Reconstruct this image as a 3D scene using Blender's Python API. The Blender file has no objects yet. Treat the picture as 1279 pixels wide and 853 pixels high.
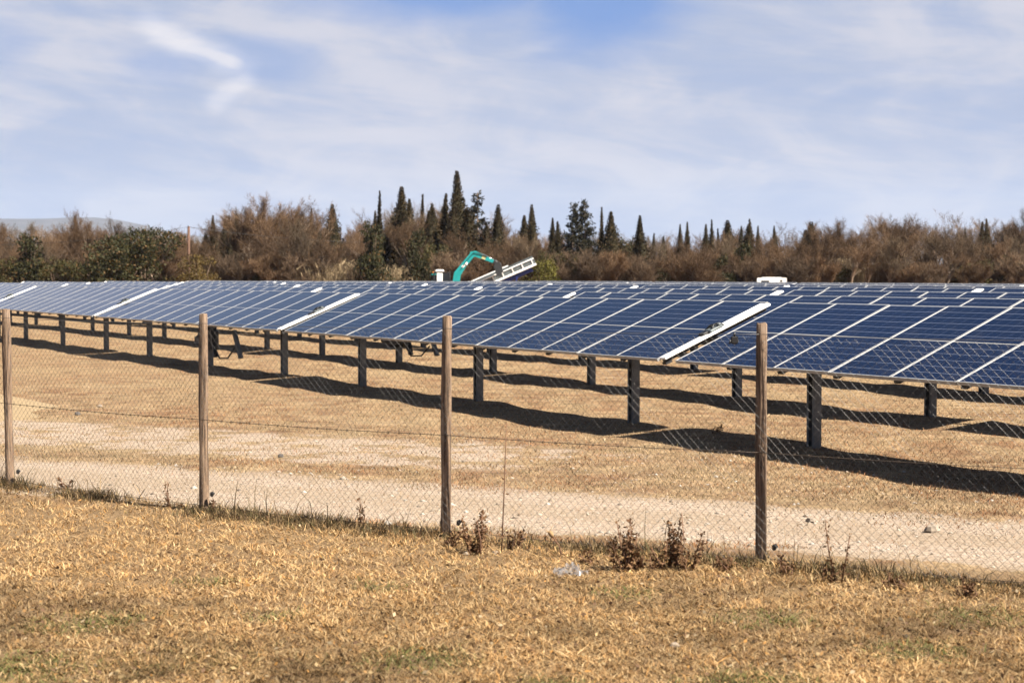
import bpy, math, random
import numpy as np
from mathutils import Vector, Matrix

random.seed(7)
rng = np.random.default_rng(7)
scene = bpy.context.scene
COL = scene.collection
R = math.radians

# ------------------------------------------------------------------ camera
EYE = 2.13          # camera height
FPX = 2100.0        # focal length in photograph pixels (1279 wide)
HORIZON = 344.0
cam_d = bpy.data.cameras.new('camera')
cam = bpy.data.objects.new('camera', cam_d)
COL.objects.link(cam)
cam.location = (0, 0, EYE)
PITCH = math.atan((426.5 - HORIZON) / FPX)
cam.rotation_euler = (R(90) - PITCH, 0, 0)
cam_d.sensor_width = 36.0
cam_d.lens = FPX / 1279.0 * 36.0
cam_d.clip_start = 0.1
cam_d.clip_end = 30000
cam_d.dof.use_dof = True
cam_d.dof.focus_distance = 19.0
cam_d.dof.aperture_fstop = 3.4
scene.camera = cam

# ------------------------------------------------------------------ sun and sky
SUN_AZ = (0.845, -0.535)       # horizontal direction towards the sun
SUN_EL = 49.0
sx, sy = SUN_AZ
sl = math.hypot(sx, sy)
sx, sy = sx / sl, sy / sl
to_sun = Vector((sx * math.cos(R(SUN_EL)), sy * math.cos(R(SUN_EL)), math.sin(R(SUN_EL))))
sun_d = bpy.data.lights.new('sun', 'SUN')
sun_d.energy = 5.0
sun_d.angle = R(0.5)
sun_d.color = (1.0, 0.91, 0.78)
sun = bpy.data.objects.new('sun', sun_d)
COL.objects.link(sun)
sun.rotation_euler = to_sun.to_track_quat('Z', 'Y').to_euler()
sun.location = (20, -10, 30)

scene.view_settings.view_transform = 'Standard'
scene.view_settings.look = 'None'
scene.view_settings.exposure = 1.85
scene.view_settings.gamma = 1.0
scene.view_settings.use_curve_mapping = False
scene.cycles.max_bounces = 6
scene.cycles.volume_bounces = 0
scene.cycles.transparent_max_bounces = 8


class NT:
    """small node-tree helper"""
    def __init__(s, tree):
        s.t = tree
        s.n = tree.nodes
        s.l = tree.links

    def add(s, typ, **kw):
        n = s.n.new(typ)
        for k, v in kw.items():
            setattr(n, k, v)
        return n

    def put(s, sock, v):
        if v is None:
            return
        if isinstance(v, (int, float)):
            sock.default_value = v
        elif isinstance(v, (tuple, list)):
            if len(v) == 3 and len(sock.default_value) == 4:
                v = tuple(v) + (1.0,)
            sock.default_value = v
        else:
            s.l.new(v, sock)

    def m(s, op, a, b=None, c=None, clamp=False):
        n = s.add('ShaderNodeMath', operation=op)
        n.use_clamp = clamp
        s.put(n.inputs[0], a)
        s.put(n.inputs[1], b)
        if c is not None:
            s.put(n.inputs[2], c)
        return n.outputs[0]

    def mix(s, f, a, b, blend='MIX'):
        n = s.add('ShaderNodeMix', data_type='RGBA', blend_type=blend)
        s.put(n.inputs[0], f)
        s.put(n.inputs[6], a)
        s.put(n.inputs[7], b)
        return n.outputs[2]

    def noise(s, vec, scale, detail=3.0, rough=0.55, dist=0.0):
        n = s.add('ShaderNodeTexNoise')
        s.put(n.inputs['Vector'], vec)
        n.inputs['Scale'].default_value = scale
        n.inputs['Detail'].default_value = detail
        n.inputs['Roughness'].default_value = rough
        n.inputs['Distortion'].default_value = dist
        return n.outputs['Fac']

    def voro(s, vec, scale, out='Distance', feature='F1'):
        n = s.add('ShaderNodeTexVoronoi', feature=feature)
        s.put(n.inputs['Vector'], vec)
        n.inputs['Scale'].default_value = scale
        return n.outputs[out]

    def step(s, v, a, b):
        n = s.add('ShaderNodeMapRange', interpolation_type='SMOOTHSTEP')
        s.put(n.inputs[0], v)
        n.inputs[1].default_value = a
        n.inputs[2].default_value = b
        return n.outputs[0]

    def ramp(s, v, stops):
        n = s.add('ShaderNodeValToRGB')
        s.put(n.inputs[0], v)
        e = n.color_ramp.elements
        while len(e) < len(stops):
            e.new(0.5)
        for k, (p, c) in enumerate(stops):
            e[k].position = p
            e[k].color = tuple(c) + (1.0,)
        return n.outputs[0]

    def combine(s, x, y, z):
        n = s.add('ShaderNodeCombineXYZ')
        s.put(n.inputs[0], x)
        s.put(n.inputs[1], y)
        s.put(n.inputs[2], z)
        return n.outputs[0]


world = bpy.data.worlds.new('World')
scene.world = world
world.use_nodes = True
w = NT(world.node_tree)
w.n.clear()
w_out = w.add('ShaderNodeOutputWorld')
bg = w.add('ShaderNodeBackground')
bg.inputs['Strength'].default_value = 0.052
w.l.new(bg.outputs[0], w_out.inputs[0])
skyt = w.add('ShaderNodeTexSky', sky_type='NISHITA')
skyt.sun_disc = False
skyt.sun_elevation = R(SUN_EL)
skyt.sun_rotation = math.atan2(sx, sy)
skyt.altitude = 100
skyt.air_density = 1.0
skyt.dust_density = 0.6
skyt.ozone_density = 1.6
tc = w.add('ShaderNodeTexCoord')
sep = w.add('ShaderNodeSeparateXYZ')
w.l.new(tc.outputs['Generated'], sep.inputs[0])
az = w.m('ARCTAN2', sep.outputs[0], sep.outputs[1])
el = w.m('ARCSINE', sep.outputs[2])
warp = w.noise(w.combine(w.m('MULTIPLY', az, 9.0), w.m('MULTIPLY', el, 22.0), 3.0), 1.0, 4.0, 0.6)
streak = w.noise(w.combine(w.m('MULTIPLY', az, 5.0), w.m('ADD', w.m('MULTIPLY', el, 42.0), w.m('MULTIPLY', az, 6.0)), 1.7), 1.0, 6.0, 0.62, 0.6)
puffs = w.noise(w.combine(w.m('MULTIPLY', az, 12.0), w.m('MULTIPLY', el, 26.0), 8.3), 1.0, 5.0, 0.55, 0.8)
fine = w.noise(w.combine(w.m('MULTIPLY', az, 20.0), w.m('MULTIPLY', el, 150.0), 5.1), 1.0, 5.0, 0.6, 0.4)


def sky_blob(px, py, rx, ry, warp_amt=0.0):
    """soft ellipse in direction space (a cloud, or a gap between clouds)"""
    da = w.m('DIVIDE', w.m('SUBTRACT', az, (px - 640) / FPX), rx / FPX)
    de = w.m('DIVIDE', w.m('SUBTRACT', el, (HORIZON - py) / FPX), ry / FPX)
    d = w.m('SQRT', w.m('ADD', w.m('MULTIPLY', da, da), w.m('MULTIPLY', de, de)))
    d = w.m('ADD', d, w.m('MULTIPLY', w.m('SUBTRACT', warp, 0.5), warp_amt))
    return w.m('SUBTRACT', 1.0, w.step(d, 0.25, 1.15))


def sky_wisp(p0, p1, width, warp_amt):
    """soft elongated cloud along a short arc of the sky"""
    ax, ay = (p0[0] - 640) / FPX, (HORIZON - p0[1]) / FPX
    bx, by = (p1[0] - 640) / FPX, (HORIZON - p1[1]) / FPX
    dx, dy = bx - ax, by - ay
    L = math.hypot(dx, dy)
    dx, dy = dx / L, dy / L
    ua = w.m('SUBTRACT', az, ax)
    ue = w.m('SUBTRACT', el, ay)
    along = w.m('DIVIDE', w.m('ADD', w.m('MULTIPLY', ua, dx), w.m('MULTIPLY', ue, dy)), L)
    across = w.m('ADD', w.m('MULTIPLY', ua, -dy), w.m('MULTIPLY', ue, dx))
    across = w.m('ADD', across, w.m('MULTIPLY', w.m('SUBTRACT', warp, 0.5), warp_amt / FPX))
    body = w.m('SUBTRACT', 1.0, w.step(w.m('ABSOLUTE', across), 0.1 * width / FPX, width / FPX))
    ends = w.m('MULTIPLY', w.step(along, -0.12, 0.16), w.m('SUBTRACT', 1.0, w.step(along, 0.8, 1.1)))
    return w.m('MULTIPLY', body, ends)


gap = w.m('MAXIMUM', sky_blob(560, -18, 230, 78, 0.8), sky_blob(745, 0, 135, 88, 0.9))
gap = w.m('MAXIMUM', gap, w.m('MULTIPLY', sky_blob(345, 78, 80, 38, 0.8), 0.32))
gap = w.m('MAXIMUM', gap, w.m('MULTIPLY', sky_blob(205, 92, 60, 28, 0.8), 0.35))
gap = w.m('MAXIMUM', gap, w.m('MULTIPLY', sky_blob(20, 70, 60, 40, 0.8), 0.25))
wisp = w.m('MAXIMUM', sky_wisp((185, 38), (318, 100), 24, 50), w.m('MULTIPLY', sky_wisp((318, 94), (262, 138), 20, 44), 0.7))
veil = w.m('ADD', 0.72, w.m('MULTIPLY', w.step(streak, 0.25, 0.75), 0.24))
veil = w.m('ADD', veil, w.m('MULTIPLY', w.step(puffs, 0.38, 0.80), 0.26))
veil = w.m('ADD', veil, w.m('MULTIPLY', w.m('SUBTRACT', fine, 0.5), 0.42))
veil = w.m('MULTIPLY', veil, w.m('SUBTRACT', 1.0, w.m('MULTIPLY', gap, 0.99)))
veil = w.m('MAXIMUM', veil, w.m('MULTIPLY', wisp, 0.95), clamp=True)
# the veil of thin cloud lies low over the horizon and opens to clear sky overhead
overhead = w.step(el, 0.165, 0.30)
veil = w.m('MULTIPLY', veil, w.m('SUBTRACT', 1.0, w.m('MULTIPLY', overhead, 0.97)))
tone = w.step(w.m('ADD', w.m('MULTIPLY', puffs, 0.7), w.m('MULTIPLY', streak, 0.4)), 0.42, 0.72)
cloud = w.mix(tone, (2.45, 2.76, 3.55), (3.32, 3.38, 3.88))
cloud = w.mix(w.m('MULTIPLY', wisp, 0.8), cloud, (4.5, 4.4, 4.6))
low = w.m('MULTIPLY', w.m('SUBTRACT', 1.0, overhead), 0.92)
clear = w.mix(1.0, skyt.outputs[0], (0.52, 0.52, 0.52), 'MULTIPLY')
blue = w.mix(low, clear, (0.95, 1.75, 3.75))
cloud = w.mix(w.m('SUBTRACT', 1.0, w.step(el, 0.0, 0.075)), cloud, (2.62, 3.05, 3.95))
w.l.new(w.mix(veil, blue, cloud), bg.inputs[0])

# ------------------------------------------------------------------ helpers


def tag(o, label=None, cat=None, group=None, kind=None):
    if label:
        o['label'] = label
    if cat:
        o['category'] = cat
    if group:
        o['group'] = group
    if kind:
        o['kind'] = kind
    return o


def empty(name, loc=(0, 0, 0), rz=0.0):
    o = bpy.data.objects.new(name, None)
    o.location = loc
    o.rotation_euler = (0, 0, rz)
    o.empty_display_size = 0.3
    COL.objects.link(o)
    return o


def link(name, mesh, parent=None, loc=(0, 0, 0), rot=(0, 0, 0), scale=(1, 1, 1)):
    o = bpy.data.objects.new(name, mesh)
    o.location = loc
    o.rotation_euler = rot
    o.scale = scale
    if parent:
        o.parent = parent
    COL.objects.link(o)
    return o


class MB:
    """collects shapes into one mesh"""
    def __init__(s):
        s.v, s.f, s.mi, s.sm = [], [], [], []

    def face_add(s, verts, faces, mi=0, smooth=False):
        b = len(s.v)
        s.v += [tuple(v) for v in verts]
        for f in faces:
            s.f.append(tuple(i + b for i in f))
            s.mi.append(mi)
            s.sm.append(smooth)

    def box(s, c, size, M=None, mi=0, bevel=0.0):
        hx, hy, hz = size[0] / 2, size[1] / 2, size[2] / 2
        if bevel <= 0:
            vs = [Vector((x * hx, y * hy, z * hz)) for x in (-1, 1) for y in (-1, 1) for z in (-1, 1)]
            fs = [(0, 1, 3, 2), (4, 6, 7, 5), (0, 4, 5, 1), (2, 3, 7, 6), (0, 2, 6, 4), (1, 5, 7, 3)]
        else:
            b = min(bevel, hx * .9, hy * .9, hz * .9)
            ring = lambda X, Y, B: [(-X + B, -Y), (X - B, -Y), (X, -Y + B), (X, Y - B), (X - B, Y), (-X + B, Y), (-X, Y - B), (-X, -Y + B)]
            vs = []
            for z, X, Y in ((-hz, hx - b, hy - b), (-hz + b, hx, hy), (hz - b, hx, hy), (hz, hx - b, hy - b)):
                vs += [Vector((x, y, z)) for x, y in ring(X, Y, b)]
            fs = [tuple(reversed(range(8))), tuple(range(24, 32))]
            for k in range(3):
                for i in range(8):
                    j = (i + 1) % 8
                    fs.append((k * 8 + i, k * 8 + j, k * 8 + 8 + j, k * 8 + 8 + i))
        if M is not None:
            vs = [M @ v for v in vs]
        c = Vector(c)
        s.face_add([v + c for v in vs], fs, mi)

    def bar(s, a, b, wx, wz, mi=0, up=(0, 0, 1), bevel=0.0):
        a, b = Vector(a), Vector(b)
        y = (b - a)
        L = y.length
        y.normalize()
        x = y.cross(Vector(up))
        if x.length < 1e-4:
            x = Vector((1, 0, 0))
        x.normalize()
        z = x.cross(y)
        M = Matrix((x, y, z)).transposed()
        s.box((a + b) / 2, (wx, L, wz), M, mi, bevel)

    def tube(s, pts, radii, sides=8, mi=0, smooth=True, caps=True):
        pts = [Vector(p) for p in pts]
        if isinstance(radii, (int, float)):
            radii = [radii] * len(pts)
        vs, fs = [], []
        ref = Vector((0.31, 0.2, 0.93))
        for i, p in enumerate(pts):
            t = (pts[min(i + 1, len(pts) - 1)] - pts[max(i - 1, 0)])
            t = t.normalized() if t.length > 1e-9 else Vector((0, 0, 1))
            x = t.cross(ref)
            if x.length < 1e-3:
                x = t.cross(Vector((1, 0, 0)))
            x.normalize()
            y = t.cross(x)
            for k in range(sides):
                a = 2 * math.pi * k / sides
                vs.append(p + (x * math.cos(a) + y * math.sin(a)) * radii[i])
        for i in range(len(pts) - 1):
            for k in range(sides):
                j = (k + 1) % sides
                fs.append((i * sides + k, i * sides + j, (i + 1) * sides + j, (i + 1) * sides + k))
        if caps:
            fs.append(tuple(reversed(range(sides))))
            fs.append(tuple(range((len(pts) - 1) * sides, len(pts) * sides)))
        s.face_add(vs, fs, mi, smooth)

    def prism(s, outline, y0, y1, mi=0):
        """outline of (x, z) points pushed along y"""
        n = len(outline)
        vs = [(x, y0, z) for x, z in outline] + [(x, y1, z) for x, z in outline]
        fs = [tuple(range(n)), tuple(reversed(range(n, 2 * n)))]
        fs += [(i, i + n, (i + 1) % n + n, (i + 1) % n) for i in range(n)]
        s.face_add(vs, fs, mi)

    def mesh(s, name, mats):
        me = bpy.data.meshes.new(name)
        me.from_pydata(s.v, [], s.f)
        for m_ in (mats if isinstance(mats, (list, tuple)) else [mats]):
            me.materials.append(m_)
        me.polygons.foreach_set('material_index', s.mi)
        me.polygons.foreach_set('use_smooth', s.sm)
        me.update()
        return me

    def build(s, name, mats, parent=None, **kw):
        return link(name, s.mesh(name, mats), parent, **kw)


def np_mesh(name, verts, faces, mats, tint=None, mat_idx=None, smooth=False):
    """numpy arrays (n,3) and (m,3|4) to a mesh, with an optional per-vertex colour"""
    me = bpy.data.meshes.new(name)
    verts = np.asarray(verts, np.float32)
    faces = np.asarray(faces, np.int32)
    k = faces.shape[1]
    me.vertices.add(len(verts))
    me.vertices.foreach_set('co', verts.ravel())
    me.loops.add(faces.size)
    me.loops.foreach_set('vertex_index', faces.ravel())
    me.polygons.add(len(faces))
    me.polygons.foreach_set('loop_start', np.arange(len(faces), dtype=np.int32) * k)
    me.polygons.foreach_set('loop_total', np.full(len(faces), k, np.int32))
    for m_ in (mats if isinstance(mats, (list, tuple)) else [mats]):
        me.materials.append(m_)
    if mat_idx is not None:
        me.polygons.foreach_set('material_index', np.asarray(mat_idx, np.int32))
    if smooth:
        me.polygons.foreach_set('use_smooth', np.ones(len(faces), bool))
    me.update(calc_edges=True)
    if tint is not None:
        at = me.color_attributes.new('tint', 'FLOAT_COLOR', 'POINT')
        c = np.ones((len(verts), 4), np.float32)
        c[:, :3] = tint
        at.data.foreach_set('color', c.ravel())
    me.validate()
    return me


def unit(a):
    return a / np.maximum(np.linalg.norm(a, axis=-1, keepdims=True), 1e-9)


def seg_prisms(A, B, r, sides=3):
    """thin prisms along many segments"""
    A, B = np.asarray(A, float), np.asarray(B, float)
    n = len(A)
    t = unit(B - A)
    ref = np.where(np.abs(t[:, 2:3]) > 0.9, np.array([[1.0, 0, 0]]), np.array([[0, 0, 1.0]]))
    x = unit(np.cross(t, ref))
    y = np.cross(t, x)
    r0 = np.broadcast_to(np.asarray(r, float).reshape(-1, 1) if np.ndim(r) else r, (n, 1))
    V = []
    for P, k in ((A, 1.0), (B, 1.0)):
        for i in range(sides):
            a = 2 * math.pi * i / sides
            V.append(P + (x * math.cos(a) + y * math.sin(a)) * r0 * k)
    V = np.stack(V, 1).reshape(-1, 3)
    base = (np.arange(n) * 2 * sides)[:, None]
    F = [np.concatenate([base + i, base + (i + 1) % sides, base + sides + (i + 1) % sides, base + sides + i], 1) for i in range(sides)]
    return V, np.stack(F, 1).reshape(-1, 4)


# ------------------------------------------------------------------ materials
def material(name):
    m_ = bpy.data.materials.new(name)
    m_.use_nodes = True
    t = NT(m_.node_tree)
    t.p = m_.node_tree.nodes['Principled BSDF']
    t.mat = m_
    t.co = t.add('ShaderNodeTexCoord').outputs['Object']
    t.rand = t.add('ShaderNodeObjectInfo').outputs['Random']
    return t


def bump(t, h, strength=0.4, dist=0.01):
    b = t.add('ShaderNodeBump')
    b.inputs['Strength'].default_value = strength
    b.inputs['Distance'].default_value = dist
    t.put(b.inputs['Height'], h)
    t.l.new(b.outputs[0], t.p.inputs['Normal'])


def simple(name, col, rough=0.6, metal=0.0, vary=0.25, scale=14.0, spec=0.5):
    t = material(name)
    nz = t.noise(t.co, scale, 4.0, 0.6)
    if max(col) < 0.78:
        col = tuple(c * 0.54 for c in col)      # matched to the exposure
    dark = tuple(c * (1 - vary) for c in col)
    lite = tuple(min(1, c * (1 + vary)) for c in col)
    t.put(t.p.inputs['Base Color'], t.mix(t.step(nz, 0.3, 0.7), dark, lite))
    t.p.inputs['Roughness'].default_value = rough
    t.p.inputs['Metallic'].default_value = metal
    t.p.inputs['Specular IOR Level'].default_value = spec
    bump(t, nz, 0.15, 0.004)
    return t.mat


def leafy(name, spread=0.25, rough=0.75, trans=0.0, gain=0.50):
    """colour from the mesh's own per-leaf tint, varied a little per plant"""
    t = material(name)
    a = t.add('ShaderNodeAttribute', attribute_name='tint')
    k = t.m('ADD', (1.0 - spread) * gain, t.m('MULTIPLY', t.rand, 2 * spread * gain))
    mul = t.add('ShaderNodeVectorMath', operation='SCALE')
    t.l.new(a.outputs['Color'], mul.inputs[0])
    t.put(mul.inputs['Scale'], k)
    t.l.new(mul.outputs[0], t.p.inputs['Base Color'])
    t.p.inputs['Roughness'].default_value = rough
    t.p.inputs['Specular IOR Level'].default_value = 0.2
    if trans:
        tr = t.add('ShaderNodeBsdfTranslucent')
        t.l.new(mul.outputs[0], tr.inputs[0])
        mx = t.add('ShaderNodeMixShader')
        mx.inputs[0].default_value = trans
        t.l.new(t.p.outputs[0], mx.inputs[1])
        t.l.new(tr.outputs[0], mx.inputs[2])
        t.l.new(mx.outputs[0], t.n['Material Output'].inputs[0])
    return t.mat


M = {}
M['leaf'] = leafy('leaf', 0.25, 0.7, 0.15, 0.46)
M['twig'] = leafy('twig', 0.40, 0.9, 0, 0.39)
M['grass'] = leafy('grass', 0.0, 0.75, 0.2)
M['bark'] = simple('bark', (0.21, 0.14, 0.095), 0.9, 0, 0.45, 6)
M['pale_bark'] = simple('pale_bark', (0.46, 0.35, 0.26), 0.9, 0, 0.35, 3)
M['alu'] = simple('aluminium', (0.50, 0.50, 0.50), 0.42, 0.15, 0.04, 20)
M['white_paint'] = simple('white_paint', (0.78, 0.77, 0.75), 0.45, 0, 0.06, 3)
M['steel'] = simple('galvanised_steel', (0.19, 0.205, 0.215), 0.6, 0.35, 0.25, 9)
M['dark_steel'] = simple('dark_steel', (0.05, 0.052, 0.056), 0.55, 0.3, 0.3, 12)
M['wire'] = simple('fence_wire', (0.22, 0.21, 0.20), 0.5, 0.3, 0.15, 8)
M['rust_wire'] = simple('rusty_wire', (0.10, 0.07, 0.05), 0.8, 0.2, 0.3, 20)
M['black'] = simple('black_plastic', (0.015, 0.015, 0.016), 0.45, 0, 0.2, 9)
M['teal'] = simple('teal_paint', (0.015, 0.42, 0.43), 0.38, 0, 0.12, 5)
M['blue_paint'] = simple('blue_paint', (0.02, 0.045, 0.30), 0.42, 0, 0.15, 5)
M['rubber'] = simple('rubber', (0.03, 0.03, 0.03), 0.85, 0, 0.3, 10)
M['chrome'] = simple('bright_rod', (0.62, 0.62, 0.60), 0.25, 0.8, 0.08, 10)
M['concrete_grey'] = simple('grey_metal_sheet', (0.20, 0.23, 0.24), 0.45, 0.3, 0.2, 4)
M['stone'] = simple('stone', (0.38, 0.31, 0.24), 0.9, 0, 0.3, 12)
M['dark_stone'] = simple('dark_stone', (0.12, 0.105, 0.095), 0.9, 0, 0.3, 12)
M['pole_wood'] = simple('pole_wood', (0.15, 0.075, 0.045), 0.85, 0, 0.25, 6)
M['orange_lens'] = simple('orange_lens', (0.75, 0.22, 0.02), 0.3, 0, 0.05, 5)
M['red_lens'] = simple('red_lens', (0.45, 0.02, 0.015), 0.3, 0, 0.05, 5)
M['glass_dark'] = simple('dark_glass', (0.02, 0.024, 0.028), 0.08, 0, 0.1, 3, 0.6)


def mat_film():
    t = material('plastic_film')
    t.p.inputs['Base Color'].default_value = (0.20, 0.205, 0.22, 1)
    t.p.inputs['Roughness'].default_value = 0.28
    tr = t.add('ShaderNodeBsdfTransparent')
    mx = t.add('ShaderNodeMixShader')
    mx.inputs[0].default_value = 0.30
    t.l.new(tr.outputs[0], mx.inputs[1])
    t.l.new(t.p.outputs[0], mx.inputs[2])
    t.l.new(mx.outputs[0], t.n['Material Output'].inputs[0])
    return t.mat


M['film'] = mat_film()


def mat_post():
    t = material('weathered_wood')
    sp = t.add('ShaderNodeSeparateXYZ')
    t.l.new(t.co, sp.inputs[0])
    v = t.combine(t.m('MULTIPLY', sp.outputs[0], 60.0), t.m('MULTIPLY', sp.outputs[1], 60.0), t.m('MULTIPLY', sp.outputs[2], 3.0))
    g = t.noise(v, 1.0, 5.0, 0.65, 0.4)
    blot = t.noise(t.co, 7.0, 3.0)
    c = t.ramp(g, [(0.36, (0.026, 0.016, 0.010)), (0.48, (0.13, 0.084, 0.053)), (0.66, (0.26, 0.18, 0.12))])
    c = t.mix(t.step(blot, 0.55, 0.8), c, (0.165, 0.125, 0.095))
    t.put(t.p.inputs['Base Color'], c)
    t.p.inputs['Roughness'].default_value = 0.88
    bump(t, g, 1.0, 0.012)
    return t.mat


M['post'] = mat_post()


def mat_panel():
    """poly-crystalline module under glass: print of cells, gaps and bus bars"""
    t = material('solar_cells')
    sp = t.add('ShaderNodeSeparateXYZ')
    t.l.new(t.co, sp.inputs[0])
    X, Y = sp.outputs[0], sp.outputs[1]

    def lines(v, pitch, width, off):
        u = t.m('FRACT', t.m('ADD', t.m('DIVIDE', v, pitch), off))
        return t.m('GREATER_THAN', t.m('ABSOLUTE', t.m('SUBTRACT', u, 0.5)), 0.5 - width / pitch / 2)
    rows = lines(Y, 0.160, 0.0058, 20.0)
    cols = lines(X, 0.159, 0.0035, 20.0)
    bus = lines(X, 0.053, 0.0016, 20.5)
    mid = t.m('LESS_THAN', t.m('ABSOLUTE', Y), 0.0095)
    edge = t.m('MAXIMUM', t.m('GREATER_THAN', t.m('ABSOLUTE', X), 0.4725), t.m('GREATER_THAN', t.m('ABSOLUTE', Y), 0.9635))
    crystal = t.voro(t.co, 55.0, 'Color')
    shade = t.add('ShaderNodeSeparateColor')
    t.l.new(crystal, shade.inputs[0])
    cell = t.mix(shade.outputs[0], (0.0007, 0.0038, 0.0185), (0.0016, 0.0082, 0.0360))
    cell = t.mix(t.m('MULTIPLY', t.rand, 0.45), cell, (0.0022, 0.006, 0.021))
    c = t.mix(t.m('MULTIPLY', bus, 0.3), cell, (0.10, 0.125, 0.18))
    c = t.mix(t.m('MULTIPLY', cols, 0.4), c, (0.12, 0.15, 0.21))
    c = t.mix(t.m('MULTIPLY', rows, 0.72), c, (0.18, 0.205, 0.27))
    c = t.mix(t.m('MULTIPLY', mid, 0.9), c, (0.28, 0.27, 0.25))
    c = t.mix(edge, c, (0.50, 0.50, 0.50))
    dirt = t.noise(t.co, 3.0, 4.0)
    c = t.mix(t.m('MULTIPLY', t.step(dirt, 0.45, 0.9), 0.06), c, (0.20, 0.175, 0.14))
    t.put(t.p.inputs['Base Color'], c)
    t.put(t.p.inputs['Roughness'], t.m('ADD', 0.05, t.m('MULTIPLY', dirt, 0.08)))
    t.p.inputs['IOR'].default_value = 1.34
    t.p.inputs['Specular IOR Level'].default_value = 0.26
    return t.mat


M['panel'] = mat_panel()

# ------------------------------------------------------------------ terrain
ROW = np.array([-0.493, 0.870])      # direction the panel rows run (to the far left)
PRP = np.array([0.870, 0.493])       # square to the rows, away from the fence


def ground_z(x, y):
    x, y = np.asarray(x, float), np.asarray(y, float)
    p = x * PRP[0] + y * PRP[1]
    r = x * ROW[0] + y * ROW[1]
    z = 0.013 * np.sin(r * 0.83 + 0.6 * np.sin(p * 0.8)) + 0.011 * np.sin(r * 1.71 + p * 1.1 + 1.0) + 0.010 * np.sin(p * 1.7 - r * 0.5) + 0.008 * np.sin(r * 3.3 - p * 2.1) + 0.006 * np.sin(r * 5.6 + 2.7 * np.sin(p * 1.3))
    field = 1 / (1 + np.exp(-(p - 11.2) * 1.6))          # flatter near the fence and the track
    fade = np.exp(-np.maximum(np.hypot(x, y) - 60, 0) / 60)
    z = z * (0.25 + 0.95 * field) * fade
    z = z + 0.09 * np.exp(-((p - 29) / 10.0) ** 2) * fade
    return z


def gz(x, y):
    return float(ground_z(x, y))


def graded(lo, hi, step, far, grow=1.16):
    core = list(np.arange(lo, hi + 1e-6, step))
    s, v, up = step, hi, []
    while v < far:
        s *= grow
        v += s
        up.append(v)
    s, v, dn = step, lo, []
    while v > -far:
        s *= grow
        v -= s
        dn.append(v)
    return np.array(dn[::-1] + core + up)


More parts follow.
